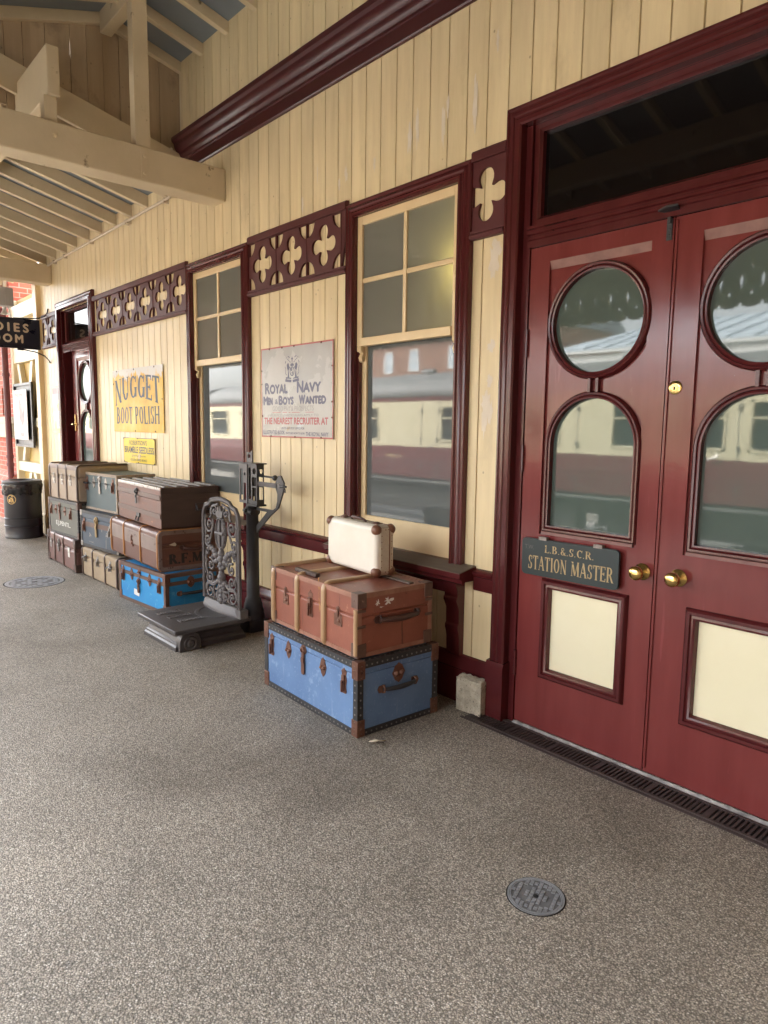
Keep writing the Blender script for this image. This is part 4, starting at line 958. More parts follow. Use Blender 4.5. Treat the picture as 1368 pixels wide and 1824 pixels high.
def rim_fix(o, fy, W, H, pts, r=0.007):
    m = MB()
    for px, pz in pts: m.lathe([(r, 0), (r*0.8, 0.003), (0, 0.004)], (px*W, fy(px*W, pz*H)-0.0012, pz*H), (0, -1, 0), 8)
    m.build('fixing', 'rust', o)

# ROYAL NAVY
W_, H_ = 0.888, 0.648
rn, fy = plate('enamel_sign', W_, H_, -4.550, 1.431, 'enamel_white', 'white enamel recruiting sign headed ROYAL NAVY with blue crest')
m = MB()
for a, b, c, d in ((0, W_, 0, 0.010), (0, W_, H_-0.010, H_), (0, 0.010, 0.010, H_-0.010), (W_-0.010, W_, 0.010, H_-0.010)):
    N = 14
    for k in range(N):
        if b-a > d-c: q = [(a+(b-a)*k/N, c), (a+(b-a)*(k+1)/N, c), (a+(b-a)*(k+1)/N, d), (a+(b-a)*k/N, d)]
        else: q = [(a, c+(d-c)*k/N), (b, c+(d-c)*k/N), (b, c+(d-c)*(k+1)/N), (a, c+(d-c)*(k+1)/N)]
        m.add([(u, 0, v) for u, v in q], [(0, 1, 2, 3)])
drape(m, fy).build('border', 'enamel_red', rn, smooth=0, recalc=False)
m = MB()
def caps(mb, s, x0, x1, z0, z1, bold=0.016, small=0.82):
    """line of capitals with taller initials"""
    words = s.split(' '); tot = len(s); cur = x0; u = (x1-x0)/sum((len(q)+0.6) for q in words)
    for q in words:
        wd = len(q)*u
        if len(q) > 2 and small < 1:
            f = u*(1.5 if q[0] in 'MW' else 1.12)
            text(mb, q[0], cur, cur+f*0.9, z0, z1, 0, 0, dbl=0.0055); text(mb, q[1:], cur+f, cur+wd, z0, z0+(z1-z0)*small, 0, 0, dbl=0.0055)
        else: text(mb, q, cur, cur+wd*0.92, z0, z0+(z1-z0)*(small if len(q) == 1 else 1), 0, bold*0.6)
        cur += wd+0.6*u
caps(m, 'ROYAL', 0.055, 0.385, 0.318, 0.392); caps(m, 'NAVY', 0.475, 0.79, 0.318, 0.392)
caps(m, 'MEN', 0.032, 0.172, 0.238, 0.296); text(m, '&', 0.185, 0.225, 0.240, 0.276, 0, 0.01); caps(m, 'BOYS', 0.238, 0.455, 0.238, 0.296); caps(m, 'WANTED', 0.50, 0.835, 0.238, 0.296)
text(m, 'ILLUSTRATED BOOK', 0.025, 0.315, 0.022, 0.050, 0, 0.014); text(m, 'THE ROYAL NAVY', 0.575, 0.838, 0.016, 0.044, 0, 0.014)
text(m, 'OR TO ANY POST OFFICE FOR', 0.27, 0.56, 0.060, 0.075, 0, 0.015); text(m, 'ENTITLED HOW TO JOIN', 0.33, 0.56, 0.022, 0.040, 0, 0.015)
# the crest: crowned shield between two upright beasts over a ribbon
cx, cz = 0.410, 0.405
def cr(pts): m.add([(cx+x, 0, cz+z) for x, z in pts], [tuple(range(len(pts)))])
def line(pts, w):
    for (a, b), (c, d) in zip(pts[:-1], pts[1:]):
        l = math.hypot(c-a, d-b) or 1; nx_, nz_ = -(d-b)/l*w/2, (c-a)/l*w/2
        cr([(a-nx_, b-nz_), (c-nx_, d-nz_), (c+nx_, d+nz_), (a+nx_, b+nz_)])
ring = circle(0, 0.062, 0.026, 20, rz=0.030)
for a, b in zip(ring, ring[1:]+ring[:1]): line([a, b], 0.008)
cr([(-.017, .085), (-.002, .085), (-.002, .064), (-.017, .064)]); cr([(.002, .060), (.016, .060), (.012, .044), (.002, .038)])
line([(0.009, .066), (.009, .084)], .004); line([(-.012, .046), (-.004, .056)], .004)
cr([(-.020, .098), (.020, .098), (.024, .118), (.012, .108), (.006, .126), (0, .112), (-.006, .126), (-.012, .108), (-.024, .118)])
cr([(-.006, .128), (.006, .128), (.004, .140), (.012, .150), (.004, .156), (0, .170), (-.004, .156), (-.012, .150), (-.004, .140)])
for sx in (-1, 1):
    L = [(.034, .012), (.060, .016), (.052, .040), (.050, .062), (.062, .084), (.066, .108), (.052, .122), (.040, .116), (.036, .098), (.030, .090), (.034, .078), (.044, .070), (.038, .048)]
    cr([(sx*x, z) for x, z in L][::sx])
    line([(sx*.040, .10), (sx*.026, .085)], .006); line([(sx*.066, .036), (sx*.082, .050), (sx*.078, .080), (sx*.088, .098)], .005)
    line([(sx*.060, .018), (sx*.074, .008)], .006)
    for k in range(4): line([(sx*(.020+.016*k), .124+.012*k), (sx*(.032+.014*k), .132+.006*k+0.004*(k % 2))], .006)
    line([(sx*.030, .158), (sx*.052, .168)], .006); line([(sx*.084, .12), (sx*.078, .136)], .007)
    cr([(sx*.006, .002), (sx*.084, .010), (sx*.086, -.008), (sx*.010, -.016)][::sx]); cr([(sx*.012, .016), (sx*.078, .024), (sx*.080, .014), (sx*.010, .008)][::sx])
drape(m, fy).build('blue_lettering', 'enamel_blue', rn, smooth=0, recalc=False)
m = MB(); text(m, 'GOOD PAY & PROSPECTS', 0.152, 0.672, 0.190, 0.225, 0, 0.0); text(m, 'FOR FULL PARTICULARS APPLY TO', 0.125, 0.725, 0.152, 0.168, 0, 0.0); drape(m, fy).build('grey_lettering', 'enamel_grey', rn, smooth=0, recalc=False)
m = MB(); text(m, 'THE NEAREST RECRUITER AT', 0.038, 0.832, 0.096, 0.142, 0, 0, dbl=0.0022)
for a, b in ((0.15, 0.26), (0.285, 0.345), (0.365, 0.39), (0.405, 0.672)): m.add([(a, 0, 0.178), (b, 0, 0.178), (b, 0, 0.1815), (a, 0, 0.1815)], [(0, 1, 2, 3)])
drape(m, fy).build('red_lettering', 'enamel_redl', rn, smooth=0, recalc=False)
rim_fix(rn, fy, W_, H_, [(0.13, 0.985), (0.32, 0.985), (0.49, 0.985), (0.85, 0.985), (0.15, 0.012), (0.5, 0.012), (0.85, 0.012), (0.01, 0.75), (0.01, 0.6), (0.015, 0.24), (0.985, 0.74), (0.985, 0.38), (0.985, 0.22)])

# NUGGET BOOT POLISH
W_, H_ = 1.262, 0.640
ng, fy = plate('enamel_sign', W_, H_, -7.545, 1.432, 'nugget', 'large rusty yellow enamel sign reading NUGGET BOOT POLISH', dent=0.010)
m = MB()
arch_w = lambda u, v: (0.5+(u-0.5)*(1.0-0.03*v), v*(1-0.12*(2*u-1)**2*0)+0.30*(1-(2*u-1)**2)*(0.45+0.55*(1-v)) - 0.02)
roman(m, 'NUGGET', 0.05, 1.20, 0.270, 0.535, 0, warp=arch_w, k=1.12)
roman(m, 'BOOT POLISH', 0.085, 1.175, 0.085, 0.255, 0, k=1.1)
drape(m, fy).build('lettering', 'nugget_ink', ng, smooth=0, recalc=False)
rim_fix(ng, fy, W_, H_, [(0.1, 0.98), (0.46, 0.98), (0.85, 0.98), (0.02, 0.78), (0.46, 0.02), (0.85, 0.02), (0.98, 0.5)], 0.009)
# ROBERTSON'S
W_, H_ = 0.792, 0.258
rb, fy = plate('enamel_sign', W_, H_, -7.298, 1.116, 'bramble', 'small yellow enamel sign reading BRAMBLE SEEDLESS below the larger one', dent=0.005)
m = MB(); text(m, "ROBERTSON'S", 0.17, 0.60, 0.185, 0.232, 0, 0.0); text(m, 'BRAMBLE SEEDLESS', 0.03, 0.765, 0.103, 0.170, 0, 0.015); text(m, 'Jelly Jam', 0.22, 0.58, 0.062, 0.088, 0, -0.005); text(m, 'GOLDEN SHRED BRAND', 0.18, 0.60, 0.024, 0.046, 0, 0.0)
for a, b, c, d in ((0, W_, 0, 0.005), (0, W_, H_-0.005, H_), (0, 0.006, 0.005, H_-0.005), (W_-0.006, W_, 0.005, H_-0.005)): m.add([(a, 0, c), (b, 0, c), (b, 0, d), (a, 0, d)], [(0, 1, 2, 3)])
drape(m, fy, 0.0015).build('lettering', 'ink_navy', rb, smooth=0, recalc=False)
rim_fix(rb, fy, W_, H_, [(0.02, 0.96), (0.48, 0.97), (0.98, 0.96), (0.02, 0.04), (0.48, 0.03), (0.98, 0.04)])
# narrow poster by the far door
W_, H_ = 0.36, 0.60
po, fy = plate('poster', W_, H_, -9.74, 1.385, 'orange_print', 'narrow orange bordered poster beside the far door', dent=0.002)
tag(po, 'narrow orange bordered poster beside the far door', 'poster')
m = MB(); m.add([(0.07, 0, 0.06), (0.35, 0, 0.06), (0.35, 0, 0.52), (0.07, 0, 0.52)], [(0, 1, 2, 3)]); drape(m, fy).build('picture', 'blue_print', po, smooth=0, recalc=False)
m = MB(); m.add([(0.07, 0, 0.50), (0.35, 0, 0.50), (0.35, 0, 0.575), (0.07, 0, 0.575)], [(0, 1, 2, 3)]); drape(m, fy, 0.0016).build('red_band', 'enamel_redl', po, smooth=0, recalc=False)

# STATION MASTER board, hooked on the door
MAT['green_board'] = aged('dark_green_board', (0.012, 0.024, 0.026), (0.018, 0.032, 0.034), 4, rough=0.38, bmp=0.12, bscale=40, spots=[((0.20, 0.18, 0.15), 30, 0.775)])
MAT['gilt'] = aged('worn_gilt_letters', (0.30, 0.22, 0.10), (0.44, 0.34, 0.17), 24, rough=0.45, spots=[((0.06, 0.065, 0.05), 40, 0.655)], bmp=0)
MAT['gilt_faint'] = aged('faint_letters', (0.07, 0.08, 0.075), (0.10, 0.10, 0.09), 24, rough=0.5, bmp=0)
MAT['chipped'] = aged('chipped_grey_metal', (0.18, 0.15, 0.13), (0.32, 0.29, 0.26), 60, rough=0.6, bmp=0.3)
SMB = thing('door_sign', 'dark green hanging board lettered STATION MASTER on the maroon door', 'sign', (-2.085, -0.020, 0.800))
SMB.rotation_euler = (0, math.radians(-0.6), 0)
w_, h_ = 0.528, 0.182; rc = 0.022
def rrect(x0, x1, z0, z1, r, n=6):
    out = []
    for cx, cz, a in ((x1-r, z0+r, -90), (x1-r, z1-r, 0), (x0+r, z1-r, 90), (x0+r, z0+r, 180)):
        out += [(cx+r*math.cos(math.radians(a+90*k/n)), cz+r*math.sin(math.radians(a+90*k/n))) for k in range(n+1)]
    return out
m = MB(); m.xz(rrect(0, w_, 0, h_, rc), 0.008, 0.014); bdm = m.build('board', 'green_board', SMB, bevel=0.0015)
m = MB(); roman(m, 'STATION', 0.040, 0.262, 0.030, 0.098, 0.0, org=(0, -0.0068, 0)); roman(m, 'MASTER', 0.285, 0.505, 0.030, 0.098, 0, org=(0, -0.0068, 0)); roman(m, 'L.B.&.S.C.R.', 0.135, 0.405, 0.120, 0.156, 0, org=(0, -0.0068, 0))
m.build('lettering', 'gilt', bdm, smooth=0, recalc=False)
m = MB(); text(m, 'T.W.', 0.018, 0.072, 0.128, 0.148, 0, 0, org=(0, -0.0068, 0)); m.build('small_initials', 'gilt_faint', bdm, smooth=0, recalc=False)
for hx in (0.10, 0.40):
    m = MB(); m.box(hx, hx+0.045, -0.0095, 0.012, h_-0.004, h_+0.012); m.tube([(hx, 0.0, h_+0.004), (hx+0.045, 0.0, h_+0.004)], 0.007, 8); m.build('hook', 'chipped', SMB)

# ------------------------------------------------------------------ drain, covers, block, scrap
DR = thing('drain_channel', 'dark slotted iron drain channel in the ground along the door', 'drain', (-1.2, -0.085, 0))
m = MB(); dx0, dx1 = -1.12, 1.6
m.box(dx0, dx1, -0.069, -0.056, -0.002, 0.007); m.box(dx0, dx1, 0.046, 0.060, -0.002, 0.007)
x = dx0; k = 0
while x < dx1:
    wdt = 0.010 if k % 12 else 0.024
    m.box(x, x+wdt, -0.056, 0.046, -0.002, 0.006); x += wdt+0.0095; k += 1
m.build('grating', 'drain', DR, smooth=0)
m = MB(); m.box(dx0, dx1, -0.056, 0.046, -0.003, 0.0006); m.build('channel', 'dark', DR, smooth=0)
m = MB(); m.box(dx0-0.02, dx1, -0.088, -0.0692, -0.002, 0.0025); m.box(dx0-0.02, dx1, 0.0602, 0.075, -0.002, 0.003); m.build('bedding_mortar', 'drain', DR, smooth=0)

def cover(cx, cy, R, n, rz, label, mat='galv'):
    t = thing('manhole_cover', label, 'manhole cover', (cx, cy, -0.001), rz)
    m = MB(); m.lathe([(R*1.0, 0.0016), (R*1.05, 0.0016)], (0, 0, 0), n=48); m.build('gap_ring', 'dark', t, smooth=0)  # flat dark ring drawn around the cover
    m = MB(); m.lathe([(0, 0.0015), (R*0.93, 0.0015), (R*0.93, -0.002)], (0, 0, 0), n=40); m.build('plate', 'galv_dark', t, smooth=0)
    m = MB(); m.lathe([(R*0.935, -0.002), (R*0.935, 0.004), (R, 0.004), (R, -0.002)], (0, 0, 0), n=48); m.lathe([(R*0.87, -0.002), (R*0.87, 0.0042), (R*0.92, 0.0042), (R*0.92, -0.002)], (0, 0, 0), n=48); m.build('ring', mat, t)
    m = MB(); s = 2*R*0.9/n
    for i in range(n):
        for j in range(n):
            x, y = -R*0.9+s*(i+0.5), -R*0.9+s*(j+0.5)+ (s*0.5 if i % 2 else 0)
            d = math.hypot(x, y)
            if d < R*0.82 and not (R*0.40 < d < R*0.60 and abs(x) > R*0.08) and d > R*0.10: m.box(x-s*0.38, x+s*0.38, y-s*0.40, y+s*0.40, 0.001, 0.0042)
    m.build('tread', mat, t, smooth=0)
    m = MB(); m.lathe([(0, 0.003), (R*0.08, 0.003), (R*0.10, 0.002)], (0, 0, 0), n=12); m.build('lifting_eye', 'dark', t)
cover(-1.222, -1.032, 0.092, 11, math.radians(20), 'small round patterned cover in the ground near the camera')
cover(-7.06, -1.0, 0.255, 9, math.radians(12), 'round slotted manhole cover near the far luggage')

m = MB(); rnd = random.Random(8)
bm = bmesh.new(); bmesh.ops.create_cube(bm, size=1)
bmesh.ops.subdivide_edges(bm, edges=bm.edges, cuts=7, use_grid_fill=True)
for v in bm.verts:
    x, y, z = v.co
    top_ = 0.012*rnd.random() if z > 0.49 else 0
    v.co = V((x*0.165+rnd.uniform(-.0018, .0018), y*0.07+rnd.uniform(-.0018, .0018), (z+0.5)*0.192-top_+rnd.uniform(-.0015, .0015)*(z > -.49)))
me = bpy.data.meshes.new('concrete_block'); bm.to_mesh(me); bm.free(); me.materials.append(MAT['block'])
cb = bpy.data.objects.new('concrete_block', me); C.objects.link(cb); cb.location = (-2.345, -0.072, 0.001); cb.rotation_euler = (0, 0, math.radians(4))
bv = cb.modifiers.new('bevel', 'BEVEL'); bv.width = 0.003; bv.segments = 1; bv.limit_method = 'ANGLE'; bv.angle_limit = math.radians(50)
tag(cb, 'rough pale concrete block standing by the door casing', 'block')
MAT['leaf'] = aged('dry_pale_leaf', (0.42, 0.36, 0.26), (0.55, 0.48, 0.36), 20, rough=0.8)
m = MB(); m.add([(0, 0, 0.004), (0.03, 0.012, 0.016), (0.072, 0.02, 0.008), (0.085, 0.03, 0.014), (0.055, -0.012, 0.022), (0.02, -0.014, 0.010)], [(0, 5, 1), (5, 4, 1), (4, 2, 1), (4, 3, 2)])
lf = m.build('scrap', 'leaf', None, loc=(-2.42, -0.735, 0)); lf.rotation_euler = (0, 0, 0.5); sm = lf.modifiers.new('thick', 'SOLIDIFY'); sm.thickness = 0.0015
tag(lf, 'curled pale scrap on the ground at the blue trunk corner', 'litter')

# ------------------------------------------------------------------ luggage
def fabric(name, c1, c2, rough=0.6, weave=420, spots=None, scr=None, bmp=0.25):
    return aged(name, c1, c2, 4, (1, 1, 1), rough, bmp, weave, spots, scratches=scr, bd=0.002)
MAT['blue_cloth'] = fabric('blue_fibre', (0.085, 0.165, 0.33), (0.135, 0.24, 0.43), 0.5, 160, [((0.20, 0.31, 0.48), 9, 0.60), ((0.17, 0.28, 0.46), 60, 0.60), ((0.06, 0.12, 0.25), 24, 0.70), ((0.40, 0.42, 0.44), 70, 0.745)], scr=((0.19, 0.29, 0.46), 40, 0.64))
MAT['bright_blue'] = fabric('bright_blue_paint', (0.012, 0.20, 0.50), (0.03, 0.29, 0.60), 0.45, 120, [((0.10, 0.38, 0.62), 18, 0.62), ((0.01, 0.12, 0.34), 26, 0.70)], scr=((0.10, 0.36, 0.60), 40, 0.62))
MAT['navy_cloth'] = fabric('navy_grey_fibre', (0.040, 0.060, 0.085), (0.06, 0.085, 0.115), 0.55, 160, [((0.28, 0.28, 0.24), 9, 0.715)])
MAT['slate_cloth'] = fabric('slate_green_fibre', (0.085, 0.115, 0.120), (0.115, 0.15, 0.155), 0.6, 160, [((0.2, 0.19, 0.16), 12, 0.72)])
MAT['olive_cloth'] = fabric('olive_grey_fibre', (0.105, 0.105, 0.085), (0.15, 0.15, 0.125), 0.65, 160, [((0.24, 0.22, 0.18), 10, 0.70)])
MAT['tan_cloth'] = fabric('tan_canvas', (0.27, 0.205, 0.13), (0.35, 0.275, 0.185), 0.8, 300, [((0.15, 0.11, 0.07), 6, 0.68)], bmp=0.4)
MAT['pale_tan'] = fabric('pale_worn_canvas', (0.32, 0.25, 0.18), (0.42, 0.34, 0.26), 0.7, 300, [((0.16, 0.10, 0.065), 8, 0.66), ((0.13, 0.08, 0.05), 20, 0.72)], bmp=0.3)
MAT['rust_leather'] = fabric('rust_red_leather', (0.20, 0.062, 0.038), (0.28, 0.095, 0.060), 0.42, 110, [((0.36, 0.16, 0.10), 22, 0.64), ((0.42, 0.24, 0.16), 50, 0.72), ((0.10, 0.035, 0.024), 9, 0.64)], bmp=0.4, scr=((0.13, 0.045, 0.03), 30, 0.64))
MAT['dark_leather'] = fabric('dark_brown_leather', (0.095, 0.038, 0.026), (0.135, 0.056, 0.036), 0.42, 110, [((0.22, 0.14, 0.10), 14, 0.72), ((0.05, 0.025, 0.02), 7, 0.68)], bmp=0.3)
MAT['plum_leather'] = fabric('plum_brown_leather', (0.11, 0.052, 0.045), (0.155, 0.075, 0.062), 0.42, 110, [((0.28, 0.18, 0.14), 12, 0.70)], bmp=0.3)
MAT['worn_hide'] = fabric('scuffed_grey_leather', (0.14, 0.095, 0.08), (0.25, 0.19, 0.165), 0.4, 90, [((0.075, 0.035, 0.025), 14, 0.60), ((0.34, 0.29, 0.26), 20, 0.72)], bmp=0.4)
MAT['bare_wood'] = aged('rubbed_red_brown_board', (0.11, 0.045, 0.03), (0.17, 0.07, 0.042), 5, (1, 1, 6), 0.5, 0.3, 70, [((0.42, 0.17, 0.07), 11, 0.665), ((0.05, 0.025, 0.02), 9, 0.66)])
MAT['dark_board'] = aged('dark_brown_board', (0.050, 0.030, 0.024), (0.075, 0.046, 0.036), 5, (1, 1, 3), 0.55, 0.3, 70, [((0.12, 0.07, 0.05), 12, 0.70)])
MAT['bentwood'] = aged('bentwood_batten', (0.33, 0.20, 0.10), (0.44, 0.29, 0.16), 7, (1, 1, 0.4), 0.4, 0.2, 80, [((0.13, 0.075, 0.045), 9, 0.62), ((0.45, 0.33, 0.20), 20, 0.73)])
MAT['dark_batten'] = aged('dark_batten', (0.075, 0.05, 0.038), (0.12, 0.085, 0.066), 7, (1, 1, 1), 0.45, 0.2, 80, [((0.28, 0.24, 0.2), 14, 0.70)])
MAT['orange_batten'] = aged('honey_cane_batten', (0.30, 0.13, 0.035), (0.40, 0.19, 0.06), 7, (1, 1, 1), 0.38, 0.2, 80, [((0.12, 0.06, 0.03), 9, 0.66)])
MAT['grey_slat'] = aged('weathered_slat', (0.22, 0.20, 0.175), (0.34, 0.31, 0.28), 8, (1, 1, 1), 0.6, 0.3, 80)
MAT['black_fibre'] = aged('black_fibre_binding', (0.018, 0.019, 0.021), (0.035, 0.036, 0.038), 9, rough=0.5, bmp=0.2, bscale=90, spots=[((0.12, 0.11, 0.10), 24, 0.71)])
MAT['brown_fibre'] = aged('brown_fibre_binding', (0.09, 0.05, 0.035), (0.14, 0.08, 0.06), 9, rough=0.5, bmp=0.2, bscale=90, spots=[((0.25, 0.2, 0.16), 24, 0.70)])
MAT['peach_fibre'] = aged('faded_pink_binding', (0.24, 0.105, 0.065), (0.34, 0.175, 0.12), 16, rough=0.55, bmp=0.2, bscale=90, spots=[((0.18, 0.09, 0.06), 18, 0.68)])
MAT['stud'] = aged('dull_studs', (0.15, 0.14, 0.13), (0.26, 0.25, 0.23), 30, rough=0.4, metal=0.7, bmp=0)
MAT['rusty_brass'] = aged('rust_brown_hardware', (0.13, 0.060, 0.040), (0.22, 0.11, 0.075), 22, rough=0.42, metal=0.45, bmp=0.3, bscale=140, spots=[((0.06, 0.03, 0.025), 26, 0.64), ((0.36, 0.26, 0.22), 40, 0.72)])
MAT['steel_hw'] = aged('tarnished_steel', (0.22, 0.21, 0.20), (0.42, 0.40, 0.37), 22, rough=0.32, metal=0.8, bmp=0.15, spots=[((0.14, 0.08, 0.05), 24, 0.64)])
MAT['brass_old'] = aged('old_brass', (0.24, 0.17, 0.08), (0.38, 0.28, 0.13), 16, rough=0.4, metal=0.7, bmp=0.2)
MAT['hide_strap'] = aged('brown_handle_leather', (0.055, 0.024, 0.018), (0.085, 0.04, 0.03), 12, rough=0.38, bmp=0.3, bscale=140, spots=[((0.16, 0.09, 0.07), 26, 0.68)])
MAT['case_white'] = aged('ivory_case_cloth', (0.70, 0.66, 0.56), (0.77, 0.735, 0.64), 6, rough=0.45, bmp=0.15, bscale=500, spots=[((0.46, 0.38, 0.26), 9, 0.69), ((0.34, 0.26, 0.17), 40, 0.745)], bd=0.0015)
MAT['tan_corner'] = aged('tan_corner_leather', (0.14, 0.060, 0.032), (0.20, 0.09, 0.05), 14, rough=0.38, bmp=0.2)
MAT['black_letter'] = aged('black_stencil', (0.012, 0.012, 0.012), (0.02, 0.018, 0.016), 14, rough=0.6, bmp=0, spots=[((0.09, 0.045, 0.03), 24, 0.68)])
MAT['white_letter'] = aged('white_stencil', (0.55, 0.55, 0.50), (0.66, 0.66, 0.60), 14, rough=0.6, bmp=0)
def weave_mat():
    m, t, p, o = nodes('dotted_case_cloth')
    tc = t.nodes.new('ShaderNodeTexCoord'); mp = t.nodes.new('ShaderNodeMapping'); t.links.new(tc.outputs['Object'], mp.inputs[0])
    mp.inputs['Rotation'].default_value = (math.radians(45), 0, 0)
    ch = nnode(t, 'ShaderNodeTexChecker', Scale=230.0); t.links.new(mp.outputs[0], ch.inputs['Vector'])
    t.links.new(mix(t, ch.outputs['Fac'], (0.68, 0.63, 0.52), (0.36, 0.30, 0.21)), p.inputs['Base Color']); p.inputs['Roughness'].default_value = 0.55
    return m
MAT['weave'] = weave_mat()

class Trunk:
    def __init__(s, name, label, cat, A, B, L, D, H, z0, group=None):
        A, B = V((A[0], A[1], 0)), V((B[0], B[1], 0)); u = (B-A).normalized(); n = V((-u.y, u.x, 0))
        c = A+u*L/2+n*D/2
        s.t = thing(name, label, cat, (c.x, c.y, z0), math.atan2(u.y, u.x), group)
        s.L, s.D, s.H = L, D, H
        s.F = Matrix(((1, 0, 0, -L/2), (0, 1, 0, -D/2), (0, 0, 1, 0), (0, 0, 0, 1)))
        s.E = Matrix(((0, -1, 0, L/2), (1, 0, 0, -D/2), (0, 0, 1, 0), (0, 0, 0, 1)))
        s.T = Matrix(((1, 0, 0, -L/2), (0, 0, -1, -D/2+0) if False else (0, 0, 1, -D/2), (0, -1, 0, H), (0, 0, 0, 1)))
    def shell(s, seam, body, lid=None, bev=0.012, b0=0.0, gap=0.003, seg=3):
        L, D, H = s.L, s.D, s.H
        m = MB(); m.box(-L/2, L/2, -D/2, D/2, b0, seam-gap); m.box(-L/2+.006, L/2-.006, -D/2+.006, D/2-.006, seam-gap-0.02, seam+0.02)
        s.body = m.build('body', body, s.t, bevel=bev, seg=seg)
        m = MB(); m.box(-L/2-.0015, L/2+.0015, -D/2-.0015, D/2+.0015, seam, H)
        s.lid = m.build('lid', lid or body, s.t, bevel=bev, seg=seg)
    def binding(s, w, t, mat, studs=None, sp=0.035, b0=0.0, top=True):
        L, D, H = s.L, s.D, s.H; m = MB(); t = t+0.0015
        for y in (-1, 1):
            for z in (0, 1):
                ya, yb = sorted((y*(D/2+t), y*(D/2-w))); za, zb = (H-w, H+t) if z else (b0, b0+w)
                m.box(-L/2-t, L/2+t, ya, yb, za, zb)
        for x in (-1, 1):
            xa, xb = sorted((x*(L/2+t), x*(L/2-w)))
            for z in (0, 1):
                za, zb = (H-w, H+t) if z else (b0, b0+w)
                m.box(xa, xb, -D/2+w, D/2-w, za, zb)
            for y in (-1, 1):
                ya, yb = sorted((y*(D/2+t), y*(D/2-w))); m.box(xa, xb, ya, yb, b0+w, H-w)
        nf = len(m.f)
        if studs:
            f0, r = t, 0.0055
            k = int(L/sp)
            for i in range(k+1):
                x = -L/2+0.02+(L-0.04)*i/k
                for z in (b0+w*0.5, H-w*0.5): m.dome((x, -D/2-t, z), (0, -1, 0), r, 0.003, 6)
                m.dome((x, -D/2+w*0.5, H+t), (0, 0, 1), r, 0.003, 6)
            k = int(D/sp)
            for i in range(k+1):
                y = -D/2+0.02+(D-0.04)*i/k
                for z in (b0+w*0.5, H-w*0.5): m.dome((L/2+t, y, z), (1, 0, 0), r, 0.003, 6)
                m.dome((L/2-w*0.5, y, H+t), (0, 0, 1), r, 0.003, 6)
            k = int(H/sp)
            for i in range(1, k):
                z = b0+(H-b0)*i/k
                for y in (-D/2+w*0.5, D/2-w*0.5): m.dome((L/2+t, y, z), (1, 0, 0), r, 0.003, 6)
                m.dome((L/2-w*0.5, -D/2-t, z), (0, -1, 0), r, 0.003, 6)
        s.bind = m.build('edge_binding', mat, s.t, smooth=40)
        if studs:
            s.bind.data.materials.append(MAT[studs])
            for p_ in s.bind.data.polygons: p_.material_index = 1 if p_.index >= nf else 0
    def corners(s, c, t, mat, h=None, b0=0.0):
        L, D, H = s.L, s.D, s.H; h = h or c
        for x in (-1, 1):
            for y in (-1, 1):
                for z in (0, 1):
                    m = MB(); xa, xb = sorted((x*(L/2+t), x*(L/2-c))); ya, yb = sorted((y*(D/2+t), y*(D/2-c))); za, zb = (H-h, H+t) if z else (b0-0.0005, b0+h)
                    m.box(xa, xb, ya, yb, za, zb)
                    if y < 0: m.dome((x*(L/2-c*0.5), -D/2-t, (za+zb)/2), (0, -1, 0), 0.006, 0.003, 6)
                    if x > 0: m.dome((L/2+t, y*(D/2-c*0.5), (za+zb)/2), (1, 0, 0), 0.006, 0.003, 6)
                    m.build('corner_cap', mat, s.t, bevel=0.006, seg=2)
    def band(s, x, w, t, mat, r=0.03, parent=None):
        D, H = s.D, s.H
        m = MB(); path = rrect(-D/2-0.001, D/2+0.001, 0.003, H+0.001, r, 6)
        m.sweep(path, [(0.003, -w/2), (-t*0.6, -w/2), (-t, -w/3.2), (-t, w/3.2), (-t*0.6, w/2), (0.003, w/2)], True, (x-s.L/2, 0, 0), (0, 1, 0), (0, 0, 1), (1, 0, 0))
        return m.build('batten', mat, s.t, smooth=50)
    def latch(s, x, z, mat, face='F', w=0.046, h=0.135, off=0.0):
        M = getattr(s, face); m = MB(M); e = -0.004-off
        o = [(-.5, -.42), (-.3, -.5), (.3, -.5), (.5, -.42), (.36, -.2), (.5, 0.02), (.36, .2), (.5, .36), (.2, .42), (0, .5), (-.2, .42), (-.5, .36), (-.36, .2), (-.5, .02), (-.36, -.2)]
        m.xz([(x+a*w, z+b*h) for a, b in o], -off, 0.004)
        m.box(x-w*.24, x+w*.24, e-0.010, e, z-h*.38, z+h*.22); m.box(x-w*.12, x+w*.12, e-0.019, e-0.009, z-h*.42, z+h*.02)
        for q in (-.44, .38): m.dome((x, e, z+q*h), (0, -1, 0), 0.005, 0.003, 6)
        return m.build('latch', mat, s.t, bevel=0.0015, seg=1)
    def rivets(s, x, z, mat, face='F', w=0.06, h=0.105, off=0.0):
        M = getattr(s, face); m = MB(M)
        o = [(0, -.5), (.28, -.34), (.36, -.2), (.5, 0), (.36, .2), (.28, .34), (0, .5), (-.28, .34), (-.36, .2), (-.5, 0), (-.36, -.2), (-.28, -.34)]
        m.xz([(x+a*w, z+b*h) for a, b in o], -off, 0.0035)
        for q in (-1, 1): m.dome((x+q*w*0.2, -0.0035-off, z-0.004), (0, -1, 0), w*0.19, 0.014, 10)
        return m.build('rivet_plate', mat, s.t, smooth=40)
